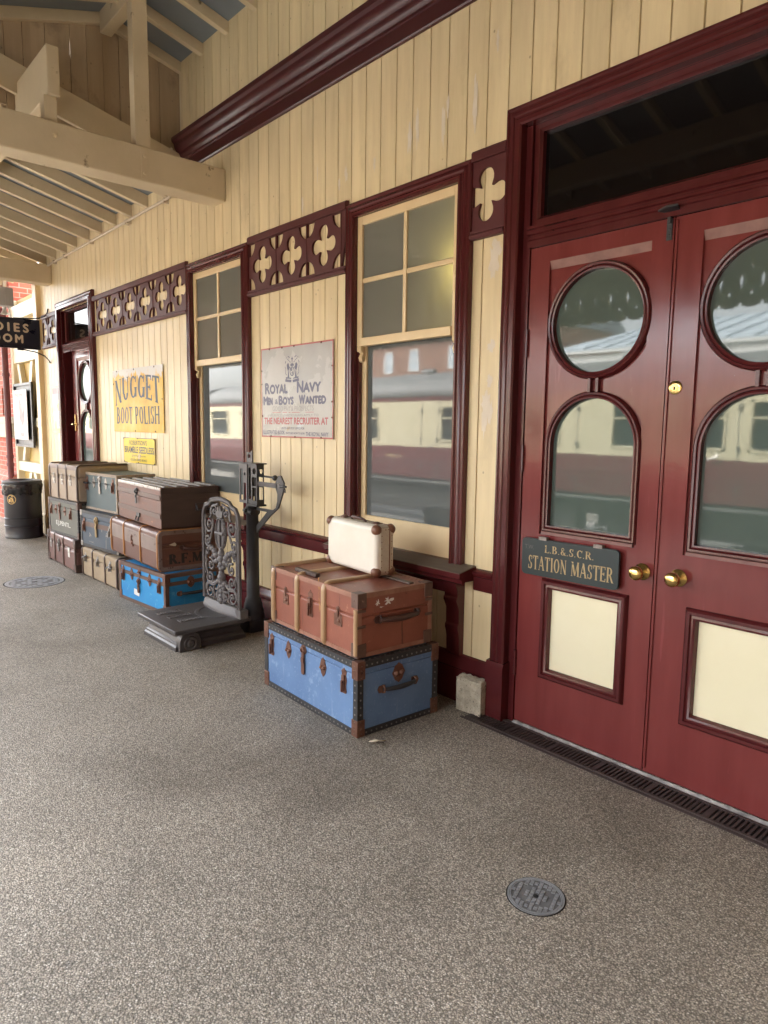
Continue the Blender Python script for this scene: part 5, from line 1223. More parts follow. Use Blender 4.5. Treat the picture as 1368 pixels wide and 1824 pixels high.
    def hasp(s, x, z, mat, face='F', w=0.055, h=0.18, off=0.0):
        M = getattr(s, face); m = MB(M)
        m.xz([(x+p, z+q) for p, q in circle(0, h*0.26, w*0.5, 14)], -off, 0.005)
        m.xz([(x-w*.28, z-h*.5+.012), (x-w*.16, z-h*.5), (x+w*.16, z-h*.5), (x+w*.28, z-h*.5+.012), (x+w*.2, z+h*.2), (x-w*.2, z+h*.2)], -0.0052-off, 0.006)
        m.lathe([(w*.34, 0.011), (w*.34, 0.015), (w*.2, 0.017), (w*.2, 0.011)], (x, -off, z+h*0.26), (0, -1, 0), 14)
        m.box(x-w*.2, x+w*.2, -0.016-off, -0.011-off, z-h*.12, z+h*.02)
        return m.build('hasp_lock', mat, s.t, smooth=40)
    def handle(s, x0, x1, z, mat, cap, face='E', r=0.011, drop=0.0, out=0.03):
        M = getattr(s, face); m = MB(M); pts = []
        for k in range(13):
            q = k/12; pts.append((x0+(x1-x0)*q, -0.012-out*math.sin(PI*q)**0.7, z-drop*math.sin(PI*q)))
        m.tube(pts, [r*(0.8+0.45*math.sin(PI*k/12)) for k in range(13)], 8)
        h = m.build('handle', mat, s.t, smooth=50)
        m = MB(M)
        for x in (x0, x1):
            d = 1 if x == x0 else -1
            m.xz([(x-d*.028, z), (x-d*.018, z-.018), (x+d*.02, z-.018), (x+d*.02, z+.018), (x-d*.018, z+.018)], 0, 0.006)
            m.tube([(x+d*.004, -0.004, z-.02), (x+d*.004, -0.022, z-.012), (x+d*.004, -0.022, z+.012), (x+d*.004, -0.004, z+.02)], 0.004, 6)
        m.build('handle_loop', cap, h, smooth=40)
    def lock_plate(s, x, z, mat, face='F', w=0.055, h=0.06, off=0.0):
        M = getattr(s, face); m = MB(M)
        m.box(x-w/2, x+w/2, -0.004-off, -off, z-h/2, z+h/2); m.dome((x+w*.12, -0.004-off, z-h*.05), (0, -1, 0), 0.011, 0.008, 10)
        m.box(x-0.008, x+0.008, -0.010-off, -0.003-off, z+h*.3, z+h*1.0); m.xz([(x-.018, z+h*.85), (x+.018, z+h*.85), (x+.012, z+h*1.12), (x, z+h*1.2), (x-.012, z+h*1.12)], -off, 0.005)
        for a in (-.4, .4):
            for b in (-.4, .4): m.dome((x+a*w, -0.004-off, z+b*h), (0, -1, 0), 0.0035, 0.002, 6)
        return m.build('lock', mat, s.t, bevel=0.001, seg=1)
    def patch(s, name, mat, x, z, rx, rz, face='F', seed=1, amp=0.8, off=0.002):
        m = MB(getattr(s, face)); blob(m, x, z, rx, rz, -off, seed=seed, amp=amp)
        return m.build(name, mat, s.t, smooth=0, recalc=False)
    def letters(s, txt, x0, x1, z0, z1, mat, face='F', off=0.002, bold=0.02, rom=False):
        m = MB(); M = getattr(s, face); (roman(m, txt, x0, x1, z0, z1, 0, org=(0, -off, 0), k=1.55) if rom else text(m, txt, x0, x1, z0, z1, 0, bold, org=(0, -off, 0))); m.v = [M @ p for p in m.v]
        return m.build('stencil_lettering', mat, s.t, smooth=0, recalc=False)
GN, GF = 'trunks in the near stack', 'trunks in the far stacks'

# --- near stack
k = Trunk('steamer_trunk', 'blue studded trunk at the bottom of the near stack', 'trunk', (-3.395, -.706), (-2.492, -.747), .904, .525, .375, 0.001, GN)
k.shell(.316, 'blue_cloth', bev=.004); k.binding(.032, .0025, 'black_fibre', 'stud'); k.corners(.042, .0065, 'rusty_brass', .085)
k.latch(.080, .264, 'rusty_brass'); k.rivets(.263, .278, 'rusty_brass'); k.hasp(.420, .272, 'rusty_brass'); k.rivets(.606, .276, 'rusty_brass'); k.latch(.793, .260, 'rusty_brass')
k.rivets(.258, .278, 'rusty_brass', 'E', .085, .105); k.handle(.150, .365, .215, 'black_fibre', 'rusty_brass', out=.022)
# --- rust leather trunk on it
k = Trunk('cabin_trunk', 'rust red leather trunk with bentwood battens on the blue studded trunk', 'trunk', (-3.365, -.675), (-2.525, -.723), .842, .478, .325, .381, GN)
k.shell(.212, 'rust_leather', bev=.010, b0=.006)
k.binding(.022, .0018, 'peach_fibre', b0=.006)
for x in (.022, .283, .548): k.band(x, .036, .015, 'bentwood', .035)
k.corners(.050, .0055, 'brown_fibre', .07, b0=.006)
m = MB(); m.tube([(k.L/2-.008, -k.D/2-.004, .02), (k.L/2-.008, -k.D/2-.006, .17), (k.L/2-.008, -k.D/2-.004, .25)], .013, 8); m.box(k.L/2-.025, k.L/2+.045, -k.D/2-.012, -k.D/2+.05, .165, .182) if False else None
m.build('corner_batten', 'bentwood', k.t, smooth=50)
k.lock_plate(.155, .165, 'rusty_brass'); k.latch(.415, .195, 'rusty_brass', w=.05, h=.15); k.lock_plate(.675, .165, 'rusty_brass', w=.07)
k.handle(.125, .375, .185, 'hide_strap', 'hide_strap', r=.014, drop=.0, out=.03)
k.patch('torn_label', 'paper_white', .120, .272, .010, .014, 'E', 3); k.patch('torn_label', 'paper_white', .190, .272, .020, .016, 'E', 6, 1.1); k.patch('torn_label', 'paper_white', .145, .245, .012, .003, 'E', 8)
k.patch('worn_patch', 'orange_batten', .50, .285, .012, .04, 'F', 21, 1.2); k.patch('worn_patch', 'orange_batten', .505, .225, .008, .03, 'F', 22, 1.2)
m = MB(); m.box(-.235, -.02, -.20, -.172, k.H+.002, k.H+.022); m.build('top_batten', 'dark_board', k.t, bevel=.003)
m = MB()
for yy in (.12,): m.box(-.38, .40, yy-.016, yy+.016, k.H+.002, k.H+.012)
m.build('top_slat', 'dark_batten', k.t, bevel=.003)
for x in (.045, .09):
    m = MB(k.E); m.box(x, x+.001, -.001, 0, .1, .11)
m = MB(k.E)
for z in (.155, .235): m.box(-.006, .045, -.0065, -.001, z, z+.014); m.box(.435, .484, -.0065, -.001, z, z+.014)
m.build('corner_strap', 'brown_fibre', k.t, bevel=.001, seg=1)
# --- ivory suitcase on top
k = Trunk('suitcase', 'small ivory suitcase with tan corners on top of the near stack', 'suitcase', (-3.205, -.402), (-2.712, -.449), .495, .125, .272, .722)
L_, D_, H_ = k.L, k.D, k.H
m = MB(); m.box(-L_/2, L_/2, -D_/2, D_/2, 0.004, H_); k.body = m.build('body', 'case_white', k.t, bevel=.024, seg=4)
m = MB(); m.sweep(rrect(-L_/2-.001, L_/2+.001, .003, H_+.001, .026, 6), [(0.002, -.030), (-.0012, -.030), (-.0012, .046), (.002, .046)], True, (0, 0, 0), (1, 0, 0), (0, 0, 1), (0, 1, 0)); m.build('side_panel', 'weave', k.t, smooth=40)
m = MB(); m.sweep(rrect(-L_/2-.001, L_/2+.001, .003, H_+.001, .026, 6), [(0.002, .022), (-.003, .022), (-.003, .028), (.002, .028)], True, (0, 0, 0), (1, 0, 0), (0, 0, 1), (0, 1, 0)); m.build('opening_rim', 'tan_corner', k.t, smooth=40)
for x in (-1, 1):
    for y in (-1, 1):
        for z in (0, 1):
            m = MB(); c = (x*(L_/2-.022), y*(D_/2-.018), (H_-.022) if z else .026)
            m.lathe([(0, .0285), (.012, .0275), (.022, .021), (.028, .010), (.029, 0)], c, (x*1, y*1.05, 1 if z else -1), 18); m.build('corner_cap', 'tan_corner', k.t, smooth=60)
m = MB()
for i in range(6):
    z = .05+.034*i
    m.dome((L_/2+.001, -.026, z), (1, 0, 0), .004, .0025, 6); m.dome((L_/2+.001, .040, z), (1, 0, 0), .004, .0025, 6)
for x in (-.04, .0, .02): m.dome((L_/2+.001, x, H_-.02), (1, 0, 0), .004, .0025, 6); m.dome((L_/2+.001, x, .024), (1, 0, 0), .004, .0025, 6)
m.build('studs', 'tan_corner', k.t, smooth=60)
m = MB(); m.tube([(-.07, -.002, H_+.002), (-.062, -.012, H_+.014), (-.03, -.022, H_+.022), (.03, -.022, H_+.022), (.062, -.012, H_+.014), (.07, -.002, H_+.002)], [.006, .007, .009, .009, .007, .006], 8); m.build('handle', 'hide_strap', k.t, smooth=60)
for x in (-.16, .16):
    m = MB(); m.box(x-.022, x+.022, -.012, .030, H_, H_+.007); m.box(x-.012, x+.012, -.004, .016, H_+.007, H_+.012); m.build('latch', 'rusty_brass', k.t, bevel=.002)

# --- far stacks, nearest column
k = Trunk('steamer_trunk', 'bright blue trunk at the foot of a far stack behind the scale', 'trunk', (-5.985, -.585), (-5.160, -.535), .83, .50, .325, .001, GF)
k.shell(.262, 'bright_blue', bev=.004); k.binding(.028, .0025, 'brown_fibre', None); k.corners(.040, .006, 'rusty_brass', .075)
m = MB(k.F); m.box(.03, .80, -.003, 0, .232, .262); m.build('front_strap', 'brown_fibre', k.t)
m = MB(k.E); m.box(.03, .47, -.003, 0, .232, .262); m.build('end_strap', 'brown_fibre', k.t)
k.latch(.085, .232, 'rusty_brass', off=.003); k.rivets(.245, .246, 'rusty_brass', off=.003); k.rivets(.39, .285, 'rusty_brass', off=.003, w=.05, h=.08); k.hasp(.375, .170, 'rusty_brass', h=.13, off=.003); k.rivets(.57, .246, 'rusty_brass', off=.003); k.latch(.735, .228, 'rusty_brass', off=.003)
k.rivets(.22, .246, 'rusty_brass', 'E', .085, .10, off=.003); k.handle(.12, .40, .16, 'black_fibre', 'rusty_brass', out=.03)
m = MB(k.F); m.xz([(.27, .075), (.365, .070), (.375, .100), (.355, .122), (.275, .126)], 0, .001); m.build('paper_label', 'paper_white', k.t)
k = Trunk('cabin_trunk', 'brown cane bound trunk stencilled R.F.M. on the bright blue trunk', 'trunk', (-6.43, -.485), (-5.27, -.535), 1.16, .52, .325, .333, GF)
k.shell(.205, 'dark_leather', 'dark_leather', bev=.03, b0=.006, seg=4)
for x in (.012, .352, .760, 1.145): k.band(x, .022, .010, 'orange_batten', .045)
m = MB(); m.sweep(rrect(-k.D/2-.001, k.D/2+.001, .004, k.H+.001, .045, 6), [(0.002, .0), (-.003, .0), (-.003, .012), (0, .016), (.03, .0155), (.03, .0)], True, (k.L/2-.014, 0, 0), (0, 1, 0), (0, 0, 1), (1, 0, 0)); m.build('end_binding', 'worn_hide', k.t, smooth=40)
m = MB(k.F)
for a, b in ((.03, .335), (.37, .742), (.778, 1.13)): m.box(a, b, -.0045, 0, .155, .275)
m.build('scuffed_flap', 'worn_hide', k.t, bevel=.003)
k.letters('R.F.M.', .085, .40, .055, .135, 'black_letter', 'E', rom=True)
m = MB(k.E); m.box(.05, .47, -.0012, 0, .028, .165); m.build('initial_panel', 'worn_hide' if False else 'bare_wood', k.t)
m = MB(k.E); m.xz([(.085, .215), (.14, .20), (.15, .215), (.135, .232)], -.0016, .001); m.build('torn_label', 'leaf', k.t)
k.handle(.20, .40, .185, 'hide_strap', 'hide_strap', r=.012, drop=.02, out=.03); k.lock_plate(.56, .16, 'rusty_brass', off=.005)
k = Trunk('slatted_trunk', 'flat topped brown trunk with wooden slats on its lid, over the R.F.M. one', 'trunk', (-6.40, -.418), (-5.325, -.480), 1.07, .50, .335, .667, GF)
k.shell(.235, 'bare_wood', 'bare_wood', bev=.006)
m = MB(); m.box(k.L/2+.0016, k.L/2+.006, -k.D/2, k.D/2, .004, k.H-.004); m.build('end_board', 'dark_board', k.t, bevel=.003)
m = MB(k.F); m.box(0, 1.07, -.008, -.0016, .238, .276); m.box(0, 1.07, -.008, -.0006, .085, .125); m.build('front_rail', 'brown_fibre', k.t, bevel=.002)
m = MB(k.E); m.box(0, .50, -.014, -.006, .245, .285); m.build('end_rail', 'dark_board', k.t, bevel=.002)
for y in (-.20, -.10, 0.0, .10, .20):
    m = MB(); m.box(-k.L/2, k.L/2+.008, y-.022, y+.022, k.H+.0016, k.H+.016); m.build('lid_slat', 'grey_slat', k.t, bevel=.004)
m = MB(); m.box(-k.L/2+.003, k.L/2+.004, -k.D/2-.004, -k.D/2+.014, k.H-.02, k.H+.006); m.build('lid_edge', 'steel_hw', k.t, bevel=.003)
k.hasp(.52, .235, 'cast', off=.008, w=.06, h=.14); m = MB(k.F); m.tube([(.51, -.012, .055), (.51, -.02, .02), (.57, -.02, .02), (.57, -.012, .055)], .006, 6); m.box(.50, .58, -.010, 0, .05, .085); m.build('ring_handle', 'cast', k.t)
m = MB(k.E); m.tube([(.30, -.008, .185), (.30, -.024, .15), (.44, -.024, .15), (.44, -.008, .185)], .007, 6); m.sweep(rrect(.29, .45, .135, .20, .004), [(0, .005), (0, .012), (.006, .012), (.006, .005)], True); m.build('end_handle', 'cast', k.t)
# --- middle column
k = Trunk('canvas_trunk', 'tan canvas trunk with dark battens at the foot of the middle stack', 'trunk', (-7.11, -.535), (-6.205, -.520), .90, .50, .290, .001, GF)
k.shell(.195, 'tan_cloth', bev=.022, b0=.006, seg=4)
for x in (.012, .282, .602, .885): k.band(x, .022, .010, 'dark_batten', .035)
for x in (.10, .42, .73): k.latch(x, .20, 'steel_hw', w=.05, h=.11)
m = MB(k.F); m.tube([(.04, -.02, .185), (.11, -.026, .205), (.17, -.02, .225)], .006, 6); m.tube([(.66, -.02, .17), (.73, -.026, .20), (.80, -.02, .19)], .006, 6); m.build('strap_tail', 'cast', k.t)
k = Trunk('steamer_trunk', 'dark navy trunk with old brass clasp, in the middle of its far stack', 'trunk', (-7.12, -.533), (-6.32, -.46), .80, .50, .355, .304, GF)
k.shell(.285, 'navy_cloth', bev=.008); k.binding(.026, .0022, 'black_fibre', None); k.corners(.035, .005, 'steel_hw', .05)
m = MB(k.F); m.box(.03, .77, -.003, 0, .205, .250); m.build('front_strap', 'brown_fibre', k.t)
k.latch(.085, .22, 'rusty_brass', h=.15, off=.003); k.hasp(.355, .225, 'brass_old', w=.075, h=.21, off=.003); k.latch(.64, .21, 'steel_hw', h=.12, off=.003)
for i, (x, z, a, b) in enumerate([(.21, .13, .012, .02), (.25, .06, .05, .006), (.55, .08, .006, .05), (.58, .16, .03, .012), (.46, .20, .014, .012)]): k.patch('pale_scuff', 'grey_slat', x, z, a, b, 'F', 30+i, 1.2)
k = Trunk('steamer_trunk', 'slate green trunk with studded edge and steel clasps topping the middle stack', 'trunk', (-7.26, -.445), (-6.52, -.385), .74, .46, .365, .662, GF)
k.shell(.272, 'slate_cloth', 'slate_cloth', bev=.006); k.binding(.022, .002, 'pale_tan', 'steel_hw', .03)
for x in (.09, .66): k.latch(x, .262, 'rusty_brass', h=.15, w=.05)
for x in (.24, .51): k.rivets(x, .275, 'steel_hw', h=.12)
k.hasp(.38, .262, 'steel_hw', w=.075, h=.19)
m = MB(k.F); m.tube([(.04, -.02, .265), (.09, -.03, .262), (.15, -.022, .262)], .009, 6); m.build('clasp_bar', 'black_metal', k.t)
# --- left column
k = Trunk('cabin_trunk', 'plum brown trunk with battens at the foot of the stack nearest the bin', 'trunk', (-8.20, -.548), (-7.19, -.570), 1.0, .50, .335, .001, GF)
k.shell(.225, 'plum_leather', bev=.028, b0=.006, seg=4)
for x in (.015, .262, .575, .985): k.band(x, .026, .010, 'dark_batten', .04)
k.corners(.07, .006, 'dark_board', .08, b0=.004)
for x, z in ((.12, .205), (.77, .185)):
    m = MB(k.F); m.box(x-.03, x+.03, -.004, 0, z-.05, z+.05); m.dome((x, -.004, z), (0, -1, 0), .012, .006, 8); m.build('lock_plate', 'white_letter' if x > .5 else 'steel_hw', k.t)
k.hasp(.42, .215, 'steel_hw', w=.08, h=.13)
k = Trunk('steamer_trunk', 'olive grey trunk with white stencilled name, between plum and pale trunks', 'trunk', (-8.03, -.572), (-7.215, -.525), .81, .50, .375, .338, GF)
k.shell(.302, 'olive_cloth', bev=.006); k.binding(.026, .0022, 'black_fibre', 'stud', .045); k.corners(.04, .005, 'brown_fibre', .07)
k.latch(.08, .262, 'rusty_brass'); k.rivets(.21, .265, 'rusty_brass'); k.hasp(.325, .262, 'rusty_brass', h=.20); k.rivets(.46, .262, 'rusty_brass'); k.latch(.62, .25, 'rusty_brass')
k.letters('E.J.PENTL.', .20, .60, .085, .145, 'white_letter', 'F')
k = Trunk('cabin_trunk', 'pale worn trunk with dark bands on top of the olive grey one', 'trunk', (-7.93, -.58), (-7.20, -.525), .735, .55, .375, .716, GF)
k.shell(.245, 'pale_tan', 'pale_tan', bev=.035, b0=.004, seg=4)
for x in (.014, .238, .458, .718): k.band(x, .030, .010, 'dark_batten', .045)
m = MB(); m.box(-k.L/2-.004, k.L/2+.16, -.20, .235, k.H+.011, k.H+.045); m.build('flat_board', 'dark_batten', k.t, bevel=.02, seg=4) if False else None
for x in (.13, .34, .55): k.lock_plate(x, .20, 'steel_hw', h=.07, w=.06)
m = MB(k.F)
for a, b in ((.03, .222), (.254, .442), (.474, .70)): m.box(a, b, -.004, 0, .325, .372)
m.build('worn_edge', 'steel_hw', k.t, bevel=.003) if False else m.build('worn_edge', 'worn_hide', k.t, bevel=.003)

# ------------------------------------------------------------------ platform weighing scale
WS = thing('weighing_scale', 'black cast iron luggage weighing scale with scrolled back plate and beam', 'scale', (-4.45, -.55, 0))
def wp(name, mb, mat, parent=None, **kw):
    mb.v = [p-V((-4.45, -.55, 0)) for p in mb.v]; return mb.build(name, mat, parent or WS, **kw)
R1 = Matrix.Rotation(math.radians(-1.0), 4, 'Z')
# base with a flared foot and the foot plate
bx0, bx1, by0, by1 = -4.790, -4.262, -.868, -.335
m = MB()
prof = [(0.0, 0.0), (0.0, 0.028), (0.010, 0.040), (0.012, 0.052), (0.022, 0.060), (0.030, 0.085), (0.022, 0.118), (-0.006, 0.140), (-0.018, 0.1455)]
vs = []; fs = []
for d, z in prof: vs += [(bx0+d, by0+d, z), (bx1-d, by0+d, z), (bx1-d, by1-d, z), (bx0+d, by1-d, z)]
for i in range(len(prof)-1):
    for q in range(4): fs.append((i*4+q, i*4+(q+1) % 4, i*4+4+(q+1) % 4, i*4+4+q))
fs.append((0, 1, 2, 3)); fs.append(tuple(len(prof)*4-4+q for q in range(4)))
m.add(vs, fs);  wp('base', m, 'cast_plate', bevel=.003)
m = MB(); m.box(-4.778, -4.155, -.918, -.400, .1462, .176); m.box(-4.70, -4.165, -.400, -.345, .1462, .176); fp_ = wp('foot_plate', m, 'cast_plate', bevel=.006)
m = MB()
for i, xx in enumerate((-4.63, -4.50, -4.37)):
    yy = -.745+.02*i
    m.sweep([(xx-.028, yy-.085), (xx+.028, yy-.085), (xx+.028, yy+.085), (xx-.028, yy+.085)], [(0, 0), (0, .004), (.006, .004), (.006, 0)], True, (0, 0, .176), (1, 0, 0), (0, 1, 0), (0, 0, 1))
    for q in range(9): m.box(xx-.012-.004*(q % 2), xx+.014, yy-.074+.0165*q, yy-.064+.0165*q, .1758, .1795)
for q in range(26):
    a = math.radians(195+150*q/25); cx_, cy_ = -4.43, -.46
    m.box(cx_+.17*math.cos(a)-.006, cx_+.17*math.cos(a)+.006, cy_+.15*math.sin(a)-.012, cy_+.15*math.sin(a)+.012, .1758, .180)
wp('raised_casting', m, 'cast_grey', fp_, smooth=0)
for yy in (-.775,):
    m = MB(); hw_ = .078
    prof2 = [(yy-hw_, .0), (yy+hw_, .0)] + [(yy+hw_*math.cos(t), .058+hw_*math.sin(t)) for t in [PI*i/14 for i in range(15)]]
    m.prism([(bx1-.03, a, b) for a, b in prof2], (.062, 0, 0)); m.lathe([(.050, .0), (.050, .006), (.040, .008), (.028, .004), (.02, .012), (0, .012)], (bx1+.032, yy, .052), (1, 0, 0), 20)
    wp('wheel_cover', m, 'cast_plate', bevel=.004)
# back plate : arched plinth, frame, scroll work
YB = -.435; sx0, sx1 = -4.705, -4.160; scx = (sx0+sx1)/2
m = MB(); N = 18; ou = []; 
for (dr_, zz) in ((.0, .1762), (.0, .190), (-.010, .198), (-.016, .212), (-.030, .224), (-.034, .238)):
    ring = []
    for i in range(N+1):
        q = -1+2*i/N; ring.append((scx+q*(.272+dr_*0.3), YB+.015-(.055+dr_)*math.sqrt(max(0, 1-q*q*0.86))*1.0, zz))
    ring += [(scx+.272, YB+.045, zz), (scx-.272, YB+.045, zz)]
    ou.append(ring)
vs = [p for r in ou for p in r]; n = len(ou[0]); fs = [(i*n+j, i*n+(j+1) % n, (i+1)*n+(j+1) % n, (i+1)*n+j) for i in range(len(ou)-1) for j in range(n)]
fs += [tuple(range(n)), tuple((len(ou)-1)*n+j for j in range(n))]
m.add(vs, fs); m.box(sx1-.05, sx1+.02, YB-.012, YB+.05, .1762, .235); bpz = wp('back_plinth', m, 'cast_grey', smooth=35)
zt = 1.008
fpath = [(sx0, .236), (sx0, zt-.15), (sx0+.012, zt-.105), (sx0+.045, zt-.062), (sx0+.10, zt-.048), (sx0+.135, zt-.02), (scx-.05, zt-.004), (scx, zt), (scx+.05, zt-.004), (sx1-.135, zt-.02), (sx1-.10, zt-.048), (sx1-.045, zt-.062), (sx1-.012, zt-.105), (sx1, zt-.15), (sx1, .236)]
m = MB(); m.sweep(fpath, [(0, 0), (0, .018), (-.005, .022), (-.009, .017), (-.021, .017), (-.025, .022), (-.030, .018), (-.030, 0), (0, 0)], False, (0, YB+.012, 0))
bp = wp('back_plate', m, 'cast_grey', smooth=35)
m = MB()
for i in range(7):
    z = .30+.085*i
    for x in (sx0+.017, sx1-.017): m.dome((x, YB-.008, z), (0, -1, 0), .008, .006, 8)
for i in range(22): m.dome((sx0+.02+(sx1-sx0-.04)*i/21, YB-.012, .262), (0, -1, 0), .006, .004, 6)
wp('beading', m, 'cast_grey', bp, smooth=60)
def spiral(cx, cz, r, turns, a0, sgn, r0=.15, y=YB+.004, n=30):
    return [(cx+r*(r0+(1-r0)*k/n)*math.cos(a0+sgn*2*PI*turns*(1-k/n)), y, cz+r*(r0+(1-r0)*k/n)*math.sin(a0+sgn*2*PI*turns*(1-k/n))) for k in range(n+1)]
m = MB(); tr = .0085
for sx in (-1, 1):
    X = lambda d: scx+sx*d
    def sp_(d, z, r, turns, a, sg, tk=tr):
        a = a if sx > 0 else PI-a
        p = spiral(X(d), z, r, turns, a, sg*sx)
        m.tube(p, [tk*(.75+.35*i/(len(p)-1)) for i in range(len(p))], 7); m.dome((X(d), YB+.004, z), (0, -1, 0), r*.26, r*.26, 8)
    sp_(.085, .900, .052, 1.4, -.6, 1); sp_(.165, .790, .062, 1.5, .6, -1); sp_(.185, .672, .045, 1.4, -1.2, 1)
    sp_(.150, .498, .050, 1.4, 1.2, 1); sp_(.160, .405, .048, 1.4, -1.0, -1); sp_(.165, .300, .058, 1.5, 1.7, -1); sp_(.060, .290, .040, 1.3, .9, 1)
    def cv(pts, tk): m.tube([(X(a), YB+.004, b) for a, b in pts], tk, 7)
    cv([(.03, .955), (.06, .945), (.115, .93), (.14, .90), (.135, .86), (.155, .845)], .009)
    cv([(.115, .84), (.105, .80), (.118, .76), (.14, .72), (.15, .69)], .008)
    cv([(.19, .64), (.175, .60), (.19, .57), (.215, .585)], .009); cv([(.215, .60), (.225, .55), (.222, .47), (.20, .43), (.215, .39), (.185, .352), (.12, .345), (.07, .37)], .009)
    cv([(.23, .70), (.222, .73), (.232, .80), (.225, .86)], .007); cv([(.225, .30), (.222, .34), (.18, .365), (.11, .36), (.04, .395)], .010)
    cv([(.04, .245), (.055, .30), (.025, .35), (.02, .40)], .012); cv([(.11, .25), (.10, .28), (.12, .31), (.10, .34)], .009); cv([(.24, .42), (.225, .44), (.235, .50)], .007)
    # leafy and modelled lumps either side of the middle
    for (d, z, r) in ((.10, .60, .026), (.135, .615, .022), (.165, .625, .02), (.075, .575, .028), (.055, .54, .026), (.195, .635, .018), (.20, .61, .014), (.03, .50, .020), (.085, .53, .02), (.12, .565, .018), (.23, .55, .012), (.222, .52, .012), (.05, .385, .022), (.10, .375, .016), (.035, .345, .02)):
        m.lathe([(r, -r*.35), (r, 0), (r*.85, r*.45), (r*.5, r*.75), (0, r*.85)], (X(d), YB+.008, z), (0, -1, 0), 9)
wp('scroll_work', m, 'cast_grey', bp, smooth=60)
m = MB()
oval = circle(scx, .745, .062, 30, rz=.105)
m.sweep(oval, [(-.012, 0), (-.012, .018), (-.004, .024), (.004, .018), (.004, 0)], True, (0, YB+.014, 0))
m.xz(oval, YB+.010, .008)
m.tube([(scx-.058, YB-.004, .745), (scx+.058, YB-.004, .745)], .014, 8); m.tube([(scx, YB-.004, .65), (scx, YB-.004, .845)], .010, 8)
for q in range(18):
    a = 2*PI*q/18; m.dome((scx+.072*math.cos(a), YB+.004, .745+.118*math.sin(a)), (0, -1, 0), .010, .008, 7)
m.xz([(scx-.04, .86), (scx+.04, .86), (scx+.055, .915), (scx+.03, .90), (scx+.015, .945), (scx, .90), (scx-.015, .945), (scx-.03, .90), (scx-.055, .915)], YB+.012, .02)
for (z, r) in ((.625, .022), (.598, .030), (.56, .034), (.52, .028), (.485, .024), (.455, .026), (.425, .036), (.395, .030), (.355, .024), (.32, .026), (.285, .030), (.255, .034)):
    m.lathe([(r, -r*.3), (r, 0), (r*.85, r*.45), (r*.5, r*.75), (0, r*.85)], (scx, YB+.008, z), (0, -1, 0), 10)
wp('shield', m, 'cast_grey', bp, smooth=60)
# column
ccx, ccy = -4.408, -.185
m = MB(); kq = .60
m.box(ccx-.085, ccx+.085, ccy-.075, ccy+.075, 0, .085)
m.lathe([(r_*kq, z_) for r_, z_ in [(.138, .0855), (.136, .12), (.125, .135), (.130, .15), (.118, .165), (.110, .20), (.10, .215), (.098, .235), (.080, .25), (.074, .86), (.094, .875), (.094, .915), (.07, .93), (.07, .938)]], (ccx, ccy, 0), n=24)
col_ = wp('column', m, 'cast', smooth=40)
m = MB(); m.box(-4.46, -4.36, -.345, ccy-.0755, 0, .14); wp('base_link', m, 'cast', bevel=.004)
m = MB(); m.tube([(ccx+.03, ccy-.045, .895), (ccx+.07, ccy-.04, .888)], .018, 12); wp('clamp', m, 'cast', col_, smooth=50)
m = MB(); m.tube([(ccx-.02, ccy-.055, .90), (ccx+.015, ccy-.06, .90)], .014, 12); wp('clamp', m, 'cast', col_, smooth=50)
# head box with its openings
hx0, hx1, hy0, hy1 = -4.398, -4.275, -.225, -.165
m = MB()
for yy in (hy0, hy1-.006):
    holed(m, [(hx0, .952), (hx1, .952), (hx1, 1.238), (hx0, 1.238)], [rrect(hx0+.012, hx0+.042, .985, 1.215, .010), rrect(hx0+.058, hx1-.010, .978, 1.072, .006), circle(hx0+.088, 1.190, .023, 16), rrect(hx0+.054, hx1-.008, 1.084, 1.146, .008)], yy, .006)
m.box(hx0, hx0+.006, hy0+.0065, hy1-.0065, 1.0, 1.238); m.box(hx1-.008, hx1, hy0+.0065, hy1-.0065, 1.205, 1.238); m.box(hx1-.008, hx1, hy0+.0065, hy1-.0065, .952, .985)
m.box(hx0-.01, hx1+.012, hy0-.012, hy1+.010, .938, .9515)
hb = wp('head_box', m, 'cast', smooth=0)
m = MB(); m.box(hx0-.012, hx1+.016, hy0-.014, hy1+.014, 1.2385, 1.2475); m.box(hx0-.128, hx0-.0125, hy0-.014, hy0+.02, 1.2385, 1.2465); wp('lid', m, 'cast', hb, bevel=.002)
m = MB(); holed(m, [(hx0-.115, .952), (hx0-.003, .952), (hx0-.003, 1.236), (hx0-.115, 1.236)], [rrect(hx0-.100, hx0-.060, .972, 1.198, .006), rrect(hx0-.048, hx0-.018, .972, 1.10, .004), circle(hx0-.033, 1.165, .012, 12)], hy0-.006, .008); wp('slotted_guide', m, 'cast_grey', hb, smooth=0)
m = MB(); m.tube([(-4.335, -.20, .97), (-4.335, -.20, 1.22)], .007, 8); wp('rod', m, 'cast', hb, smooth=50)
m = MB(); m.tube([(hx0-.05, hy0+.012, 1.16), (hx0+.02, hy0+.012, 1.16)], .010, 10); wp('rod', m, 'cast', hb, smooth=50)
m = MB(); holed(m, [(-4.452, 1.248), (-4.378, 1.248), (-4.378, 1.325), (-4.388, 1.338), (-4.398, 1.318), (-4.452, 1.322)], [rrect(-4.440, -4.402, 1.280, 1.306, .005)], -.20, .010); wp('top_bracket', m, 'cast_grey', hb, smooth=0)
